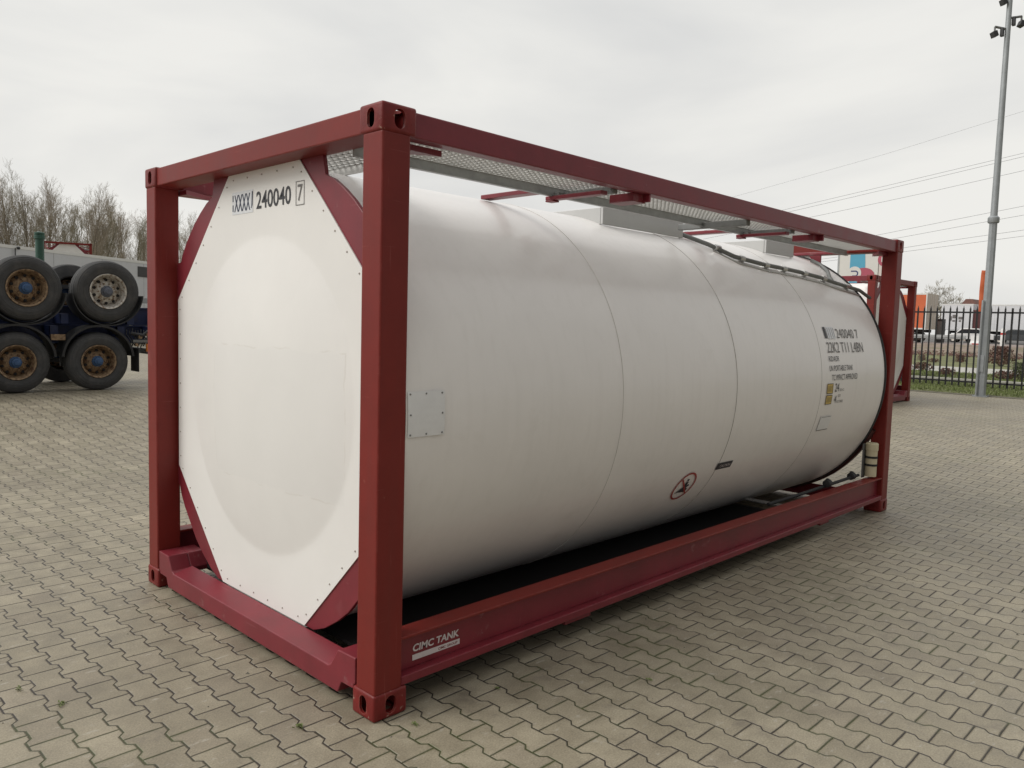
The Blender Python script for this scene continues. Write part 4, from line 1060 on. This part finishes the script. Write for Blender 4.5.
for sgn, z, ln in ((-1, 8.55, .30), (1, 8.80, .30), (-1, 9.28, .14)):
    p0 = Vector((0, 0, z)); p1 = lat * sgn * ln + Vector((0, 0, z + .05))
    b = MB(); b.tube([p0, p1], .028, 8); b.tube([p1, p1 - Vector((0, 0, .10))], .02, 8); fl = b.build('lamp_arm', M['darksteel'], ms, smooth=50)
    b = MB(); c = p1 - Vector((0, 0, .17)); d_ = lat * sgn
    b.bar(c - d_ * .045 + Vector((0, 0, .02)), c + d_ * .055 - Vector((0, 0, .02)), .15, .13); b.build('floodlight', M['dark'], fl, bevel=.01)
    if ln > .2:
        c2 = p1 * .0 + lat * sgn * (ln * .42) + Vector((0, 0, z - .06)); b = MB(); b.bar(c2 - Vector((0, 0, .10)), c2 + Vector((0, 0, .09)), .07, .10); b.build('junction_box', M['dark'], fl, bevel=.006)

# ------------------------------------------------------------------ beyond the fence
def board(name, label, cat, pts_, post_z): pass
sg = empty('billboard', (24.0, 6.05, .325), label='tall white advertising board with a blue band and round emblem, behind the second tank container', cat='billboard')
b = MB(); b.box(0, .10, 0.62, 1.84, .55, 4.05); b.build('panel', M['signwhite'], sg, bevel=.01)
b = MB(); b.box(0, .10, .14, .60, .55, 4.05); b.build('panel', M['signpink'], sg, bevel=.01)
b = MB(); b.box(.04, .10, .60, .62, 0, 4.15); b.box(.02, .10, 1.85, 1.91, 0, 4.1); b.box(.02, .10, .07, .13, 0, 4.1); b.build('support_post', M['steel'], sg)
n = 20
b = MB(); poly = [(1.50, .9), (1.50, 4.04), (1.05, 4.04)] + [(1.05 + .06 * math.sin(PI * k / n) * -1, 4.04 - 3.14 * k / n) for k in range(1, n)] + [(1.05, .9)]
b.prism(poly, -.008, -.001, 'x'); b.build('blue_band', M['signblue'], sg)
def disc(b, cy_, cz_, r_, x0, x1, n=32, a0=0, a1=2 * PI, ry=1.0):
    b.prism([(cy_ + r_ * math.cos(a0 + (a1 - a0) * k / n), cz_ + ry * r_ * math.sin(a0 + (a1 - a0) * k / n)) for k in range(n if a1 - a0 > 6.2 else n + 1)], x0, x1, 'x')
b = MB(); disc(b, 1.06, 3.20, .34, -.014, -.0085, ry=.7); b.build('crimson_shape', M['signcrim'], sg)
b = MB(); disc(b, 1.34, 3.27, .215, -.020, -.0145); b.build('round_emblem', M['signwhite'], sg)
b = MB()
for k in range(16):
    a0_, a1_ = -PI / 2 + PI * k / 16, -PI / 2 + PI * (k + 1) / 16
    b.add([(-.022, 1.33 - .02 - q_ * math.cos(t_) * .8, 3.26 + q_ * .8 * math.sin(t_)) for q_, t_ in ((.07, a0_), (.12, a0_), (.12, a1_), (.07, a1_))], [(0, 1, 2, 3)])
b.box(-.0225, -.0215, 1.31, 1.45, 3.316, 3.356); b.box(-.0225, -.0215, 1.31, 1.41, 3.164, 3.204); b.build('emblem_mark', M['navy'], sg)
b = MB(); disc(b, .42, 3.68, .22, -.008, -.001); b.build('red_disc', M['signcrim'], sg)
b = MB(); b.box(-.012, -.0085, .50, .53, 3.60, 3.76); b.box(-.012, -.0085, .40, .50, 3.60, 3.63); b.build('emblem_mark', M['signwhite'], sg)

BT = 'trailers parked on the far side of the road'
o1 = box_trailer('box_trailer', (70.0, y_at(924, 70) + 13.6, .95), -PI / 2, 13.6, 3.0, 1.2, 4.15, M['orange'], 'orange box trailer with a cream rear end, right of the second tank container', 'box trailer')
# its cream rear end and door bars face the camera side
b = MB(); b.box(13.6, 13.66, 0, 3.0, 1.15, 4.17); dr = b.build('rear_door', M['creambox'], o1, bevel=.01)
b = MB()
for y in (.35, .95, 1.5, 2.15): b.box(13.66, 13.69, y, y + .03, 1.3, 4.05)
b.build('door_bar', M['whitetrim'], dr)
b = MB(); b.box(13.59, 13.67, -.02, .10, 1.1, 4.18); b.build('corner_trim', M['whitetrim'], o1)
# generator / dark cabinet beside it
gb = empty('equipment_cabinet', (73.5, y_at(936.5, 73.5), .95), label='dark grey equipment cabinet between the orange box trailer and the white ones', cat='cabinet')
b = MB(); b.box(0, .9, -.42, 0, .1, 2.1); b.build('body', M['dark'], gb, bevel=.03)
b = MB(); b.box(-.02, -.002, -.38, -.04, .25, 1.9); b.build('door', M['darksteel'], gb); b = MB(); b.box(0, .9, -.40, -.02, 0, .1); b.build('plinth', M['darksteel'], gb)

wt = []
for (y_hi, ln, z1, m_, lab) in ((y_at(971.5, 88), 13.0, 3.9, 'whitebox2', 'white box trailer with dark marks on its rear end, left of the maroon container'),
                               (y_at(980, 88), 13.6, 3.85, 'whitebox2', 'long white box trailer right of the maroon container, crossing behind the lighting mast')):
    t_ = box_trailer('box_trailer', (88.0, y_hi, .956), -PI / 2 if ln > 13.2 else 0, ln, 2.55 if ln > 13.2 else y_at(940, 88) - y_hi, 1.25, z1, M[m_], lab, 'box trailer', BT, wheels=3 if ln > 8 else 1); wt.append(t_)
b = MB()
for (xa, xb, za, zb) in ((1.55, 1.85, 2.45, 2.8), (1.92, 2.05, 2.2, 2.65), (1.6, 1.85, 2.1, 2.25), (.95, 1.3, 2.35, 2.6), (.8, .92, 2.4, 2.8), (1.05, 1.25, 2.1, 2.25)): b.box(-.03, -.014, xa, xb, za, zb)
b.build('side_marking', M['textgrey'], kids(wt[0], 'body')[0])
mc = empty('storage_container', (88.1, y_at(979.3, 88), .956), label='narrow maroon storage container between two white box trailers', cat='container')
b = MB(); b.box(0, 2.4, .0, .80, .12, 3.3)
b.build('body', M['maroon'], mc, bevel=.02)
b = MB()
for k in range(4): b.box(-.03, -.002, .06 + k * .18, .14 + k * .18, .25, 3.2)
b.build('corrugation', M['maroon'], mc)
b = MB()
for y in (.02, .68): b.box(-.02, 2.42, y, y + .1, 0, .12)
b.build('foot', M['dark'], mc)
br_ = empty('house', (pix_ground(956, 100)[0], pix_ground(956, 100)[1], .9), label='low pale brick house with a brown roof behind the white trailers', cat='house')
b = MB(); b.box(0, 7, -2.7, 0, 0, 4.4); b.build('wall', M['brick'], br_)
b = MB(); b.prism([(-3.0, 4.35), (-1.9, 5.3), (-.8, 5.3), (.3, 4.35)], -.4, 7.4, 'x'); b.build('roof', M['brownroof'], br_)
for y in (-2.2, -1.0):
    b = MB(); b.box(-.04, -.005, y, y + .8, 3.0, 4.0); wf = b.build('window', M['whitetrim'], br_); b = MB(); b.box(-.06, -.042, y + .08, y + .72, 3.08, 3.92); b.build('pane', M['glass'], wf)

br_.scale = (1, .65, 1)
# parked vans and cars in front of the trailers
def make_car(name, ln, wd, ht, m_, van=False):
    r = empty(name)
    if van: prof = [(0, .35), (0, .95), (.25, 1.15), (.95, ht - .12), (1.25, ht), (ln, ht), (ln, .35)]
    else: prof = [(0, .35), (.02, .72), (.9, .86), (1.45, ht - .05), (1.8, ht), (ln - 1.3, ht - .02), (ln - .55, .92), (ln, .85), (ln, .35)]
    b = MB(); b.prism(prof, 0, wd, 'y'); bd = b.build('body', M[m_], r, bevel=.05)
    b = MB()
    if van: win = [(.42, 1.22), (1.0, ht - .2), (1.75, ht - .2), (1.75, 1.22)]
    else: win = [(1.1, .92), (1.55, ht - .1), (ln - 1.35, ht - .1), (ln - .8, .94)]
    b.prism(win, -.006, wd + .006, 'y'); b.build('window', M['glass'], bd)
    for xw in (.8, ln - .85):
        for y0_ in (-.01, wd - .21):
            b = MB(); b.lathe([(y0_, .18), (y0_, .30), (y0_ + .03, .33), (y0_ + .19, .33), (y0_ + .22, .30), (y0_ + .22, .18)], 24, 'y', (xw, 0, .33)); ww = b.build('wheel', M['tyre'], r, smooth=40)
            b = MB(); b.lathe([(y0_ + .01, .18), (y0_ + .05, .001)], 16, 'y', (xw, 0, .33)); b.lathe([(y0_ + .21, .18), (y0_ + .17, .001)], 16, 'y', (xw, 0, .33)); b.build('rim', M['rimsilver'], ww, smooth=40)
    for y in (.12, wd - .42):
        b = MB(); b.box(-.012, .06, y, y + .30, .62, .74); b.build('headlight', M['whitetrim'], r)
    return r
c1 = make_car('parked_car', 4.3, 1.75, 1.42, 'carpaint'); tag(c1, 'dark parked car in front of the long white trailer, just right of the lighting mast', 'car')
c1.location = (84.5, y_at(990, 84.5), .956); c1.rotation_euler = (0, 0, -PI / 2 + .05)
c2 = copy_tree(c1); c2.location = (84.8, y_at(1021, 84.8), .956); tag(c2, 'dark parked car in front of the long white trailer, nearest the right edge', 'car')
c3 = copy_tree(c1); c3.location = (84.0, y_at(944, 84), .956); tag(c3, 'pale silver parked car in front of the marked white trailer, left of the lighting mast', 'car')
for g_ in c3.children:
    if g_.name.startswith('body'): g_.data = g_.data.copy(); g_.data.materials[0] = M['carwhite']
v1 = empty('road_barrier', (70.5, y_at(986, 70.5), .95), label='low white concrete barrier below the maroon container, left of the lighting mast', cat='barrier')
b = MB(); b.prism([(-.3, 0), (.3, 0), (.3, .12), (.12, .3), (.09, .72), (-.09, .72), (-.12, .3), (-.3, .12)], 0, 1.05, 'y'); b.build('body', M['whitetrim'], v1, bevel=.015)
b = MB(); b.box(-.31, -.301, .15, .9, .02, .10); b.build('reflector_strip', M['redlens'], v1)
sp_ = empty('marker_post', (67.5, y_at(1003, 67.5), .95), label='white round marker post at the roadside, right of the lighting mast', cat='post')
b = MB(); b.lathe([(0, .16), (1.25, .16), (1.32, .12), (1.34, .001)], 16, 'z'); b.build('tube', M['whitetrim'], sp_, smooth=40)
b = MB(); b.lathe([(.85, .163), (.85, .168), (1.0, .168), (1.0, .163)], 16, 'z', close=True); b.build('band', M['redlens'], sp_)
gr = empty('guard_rail', (67.5, y_at(944, 67.5), .95), label='grey metal guard rail at the far roadside below the lettered white trailer', cat='guard rail')
b = MB(); b.box(0, .06, -1.6, 3.4, .42, .72); b.box(-.03, .0, -1.6, 3.4, .52, .62); b.build('rail', M['steel'], gr, bevel=.01)
for y in (-1.4, .1, 1.6, 3.1):
    b = MB(); b.box(.06, .14, y, y + .1, 0, .7); b.build('post', M['steel'], gr)

# orange beach flag
fl = empty('banner_flag', pix_ground(982, 60, .80), label='tall narrow orange banner flag, just left of the lighting mast', cat='flag')
b = MB(); b.tube([(0, 0, 0), (0, 0, 5.9)], .035, 8); b.build('pole', M['darksteel'], fl, smooth=50)
b = MB(); d_ = lat
zs = [2.6 + 3.2 * k / 14 for k in range(15)]; vs = []
for k, z in enumerate(zs):
    wdt = .72 * (0.85 + .15 * math.sin(PI * (.15 + .7 * k / 14))); wv_ = .05 * math.sin(k * 1.1)
    for s_ in (0, .5, 1):
        off = d_ * (-wdt * s_ ) + Vector((-d_.y, d_.x, 0)) * (wv_ * math.sin(s_ * 3))
        vs.append((off.x, off.y, z))
b.add(vs, [(3 * k + j, 3 * k + j + 1, 3 * k + j + 4, 3 * k + j + 3) for k in range(14) for j in range(2)])
ff = b.build('cloth', M['orangeflag'] if 'orangeflag' in M else M['orange'], fl, smooth=60); sm = ff.modifiers.new('s', 'SOLIDIFY'); sm.thickness = .012

# ------------------------------------------------------------------ shrubs
def make_shrub(name, r, h, seed, leaf_m, n=900):
    rr = random.Random(seed); root = empty(name); b = MB()
    for k in range(26):
        a = rr.uniform(0, 2 * PI); t_ = rr.uniform(.2, 1); tip = Vector((r * t_ * math.cos(a), r * t_ * math.sin(a), h * rr.uniform(.5, 1)))
        b.tube([(tip.x * .08, tip.y * .08, 0), tip * .5 + Vector((0, 0, .05)), tip], [.016, .010, .005], 4)
    b.build('stems', M['twig'], root)
    vs = []; fs = []
    for k in range(n):
        a = rr.uniform(0, 2 * PI); t_ = rr.random() ** .5; z = rr.uniform(.12, 1); rad = r * t_ * (1 - .5 * z ** 2) * (0.8 + .25 * math.sin(3 * a + seed))
        c = Vector((rad * math.cos(a), rad * math.sin(a), h * z)); s_ = rr.uniform(.025, .06)
        u = Vector((rr.gauss(0, 1), rr.gauss(0, 1), rr.gauss(0, 1))).normalized(); v = u.orthogonal().normalized()
        i = len(vs); vs += [c - u * s_, c + v * s_ * .6, c + u * s_, c - v * s_ * .6]; fs.append((i, i + 1, i + 2, i + 3))
    me = bpy.data.meshes.new('leaves'); me.from_pydata([tuple(v) for v in vs], [], fs); me.materials.append(leaf_m)
    o = bpy.data.objects.new('leaves', me); COL.objects.link(o); o.parent = root
    return root
s1 = make_shrub('shrub', .75, .95, 5, M['shrub'], 1400); s2 = make_shrub('shrub', .42, .55, 8, M['shrubg'], 420); s3 = make_shrub('shrub', .5, .35, 13, M['shrub'], 260)
SG = 'low shrubs on the grass beyond the railings'
shr = [(s1, (39.0, 6.45), .95, 'round reddish brown shrub beyond the path, just right of the lighting mast'),
       (s1, (39.0, 4.9), .95, 'round reddish brown shrub beyond the path at the right edge of the picture'),
       (s2, (27.2, 3.25), 1.0, 'leafy rose bush in the grass behind the railings, right of the lighting mast'),
       (s3, (27.4, 5.45), .7, 'small sparse shrub on the grass behind the railings, left of the lighting mast'),
       (s3, (26.8, 3.6), .8, 'low sparse reddish shrub just left of the leafy rose bush'),
       (s3, (38.5, 11.0), .6, 'spreading brown shrub beyond the path, below the orange box trailer'),
       (s1, (40.5, 10.2), .36, 'brown shrub beyond the path, below the dark equipment cabinet'),
       (s3, (39.6, 9.4), .6, 'spreading brown shrub beyond the path, below the lettered white trailer'),
       (s1, (41.0, 8.6), .42, 'small round brown shrub beyond the path, below the maroon container'),
       (s3, (30.0, 7.0), .9, 'tiny dry shrub at the near edge of the path, beside the second tank container')]
first = set()
for src, (x, y), s_, lab in shr:
    t_ = src if src.name not in first else copy_tree(src); first.add(src.name)
    t_.location = (x, y, .34); t_.scale = (s_, s_, s_); t_.rotation_euler = (0, 0, rnd.uniform(0, 6)); tag(t_, lab, 'shrub', SG)
def litter(xr, yr, n, m_, name, lab):
    vs = []; fs = []
    for k in range(n):
        c = Vector((rnd.uniform(*xr), rnd.uniform(*yr), .35 + rnd.random() ** 2 * .28)); s_ = rnd.uniform(.04, .10)
        u = Vector((rnd.gauss(0, 1), rnd.gauss(0, 1), rnd.gauss(0, 1))).normalized(); v = u.orthogonal().normalized()
        i = len(vs); vs += [c - u * s_, c + v * s_ * .5, c + u * s_, c - v * s_ * .5]; fs.append((i, i + 1, i + 2, i + 3))
    me = bpy.data.meshes.new(name); me.from_pydata([tuple(v) for v in vs], [], fs); me.materials.append(m_)
    o = bpy.data.objects.new(name, me); COL.objects.link(o); tag(o, lab, 'ground cover', kind='stuff')
litter((52, 56.7), (6, 24), 2600, M['shrub'], 'ground_cover', 'low brown ground cover planting in front of the road')

# ------------------------------------------------------------------ overhead cables
def at_px(u, v, D): return CP + BACK * -D + RIGHT * ((u - 512) / FPX * D) + UP * (-(v - 384) / FPX * D)
CG = 'overhead power cables crossing the sky on the right'
cab = [((743.8, 194), (886, 154), (1024, 111), 'highest and faintest overhead cable, well above the others'),
       ((779, 211), (900, 182.5), (1024, 153), 'upper cable of the close pair crossing the middle of the mast'),
       ((791, 211.5), (900, 186), (1024, 156.5), 'lower cable of the close pair crossing the middle of the mast'),
       ((812, 217), (920, 194), (1024, 170.5), 'single cable just under the close pair'),
       ((878, 235), (950, 220.5), (1024, 206), 'cable meeting the mast just above its collar'),
       ((898, 238), (960, 226.5), (1024, 215), 'cable meeting the mast at its collar'),
       ((904, 247.8), (960, 239), (1024, 230), 'cable just below the collar of the mast'),
       ((902, 252), (960, 244.5), (1024, 236), 'lowest overhead cable, nearest the far corner of the red frame')]
for (a_, m_, c_, lab) in cab:
    # a quadratic through the three measured points, carried on past both ends
    us = np.array([a_[0], m_[0], c_[0]]); vv = np.array([a_[1], m_[1], c_[1]]); co = np.polyfit(us, vv, 2); co[0] = max(-2e-5, min(5e-5, co[0]))
    sl = (c_[1] - a_[1]) / (c_[0] - a_[0])
    pts = []
    for k in range(40):
        u = 330 + (1300 - 330) * k / 39; D = 210 - 120 * k / 39
        if a_[0] <= u <= 1024: v = float(np.interp(u, us, vv))
        elif u < a_[0]: v = a_[1] + sl * .93 * (u - a_[0])
        else: v = c_[1] + sl * (u - c_[0])
        pts.append(at_px(u, v, D))
    b = MB(); b.tube(pts, .016 if 'faintest' in lab else .026, 5); o = b.build('power_cable', M['wire'], smooth=80); tag(o, lab, 'cable', CG)
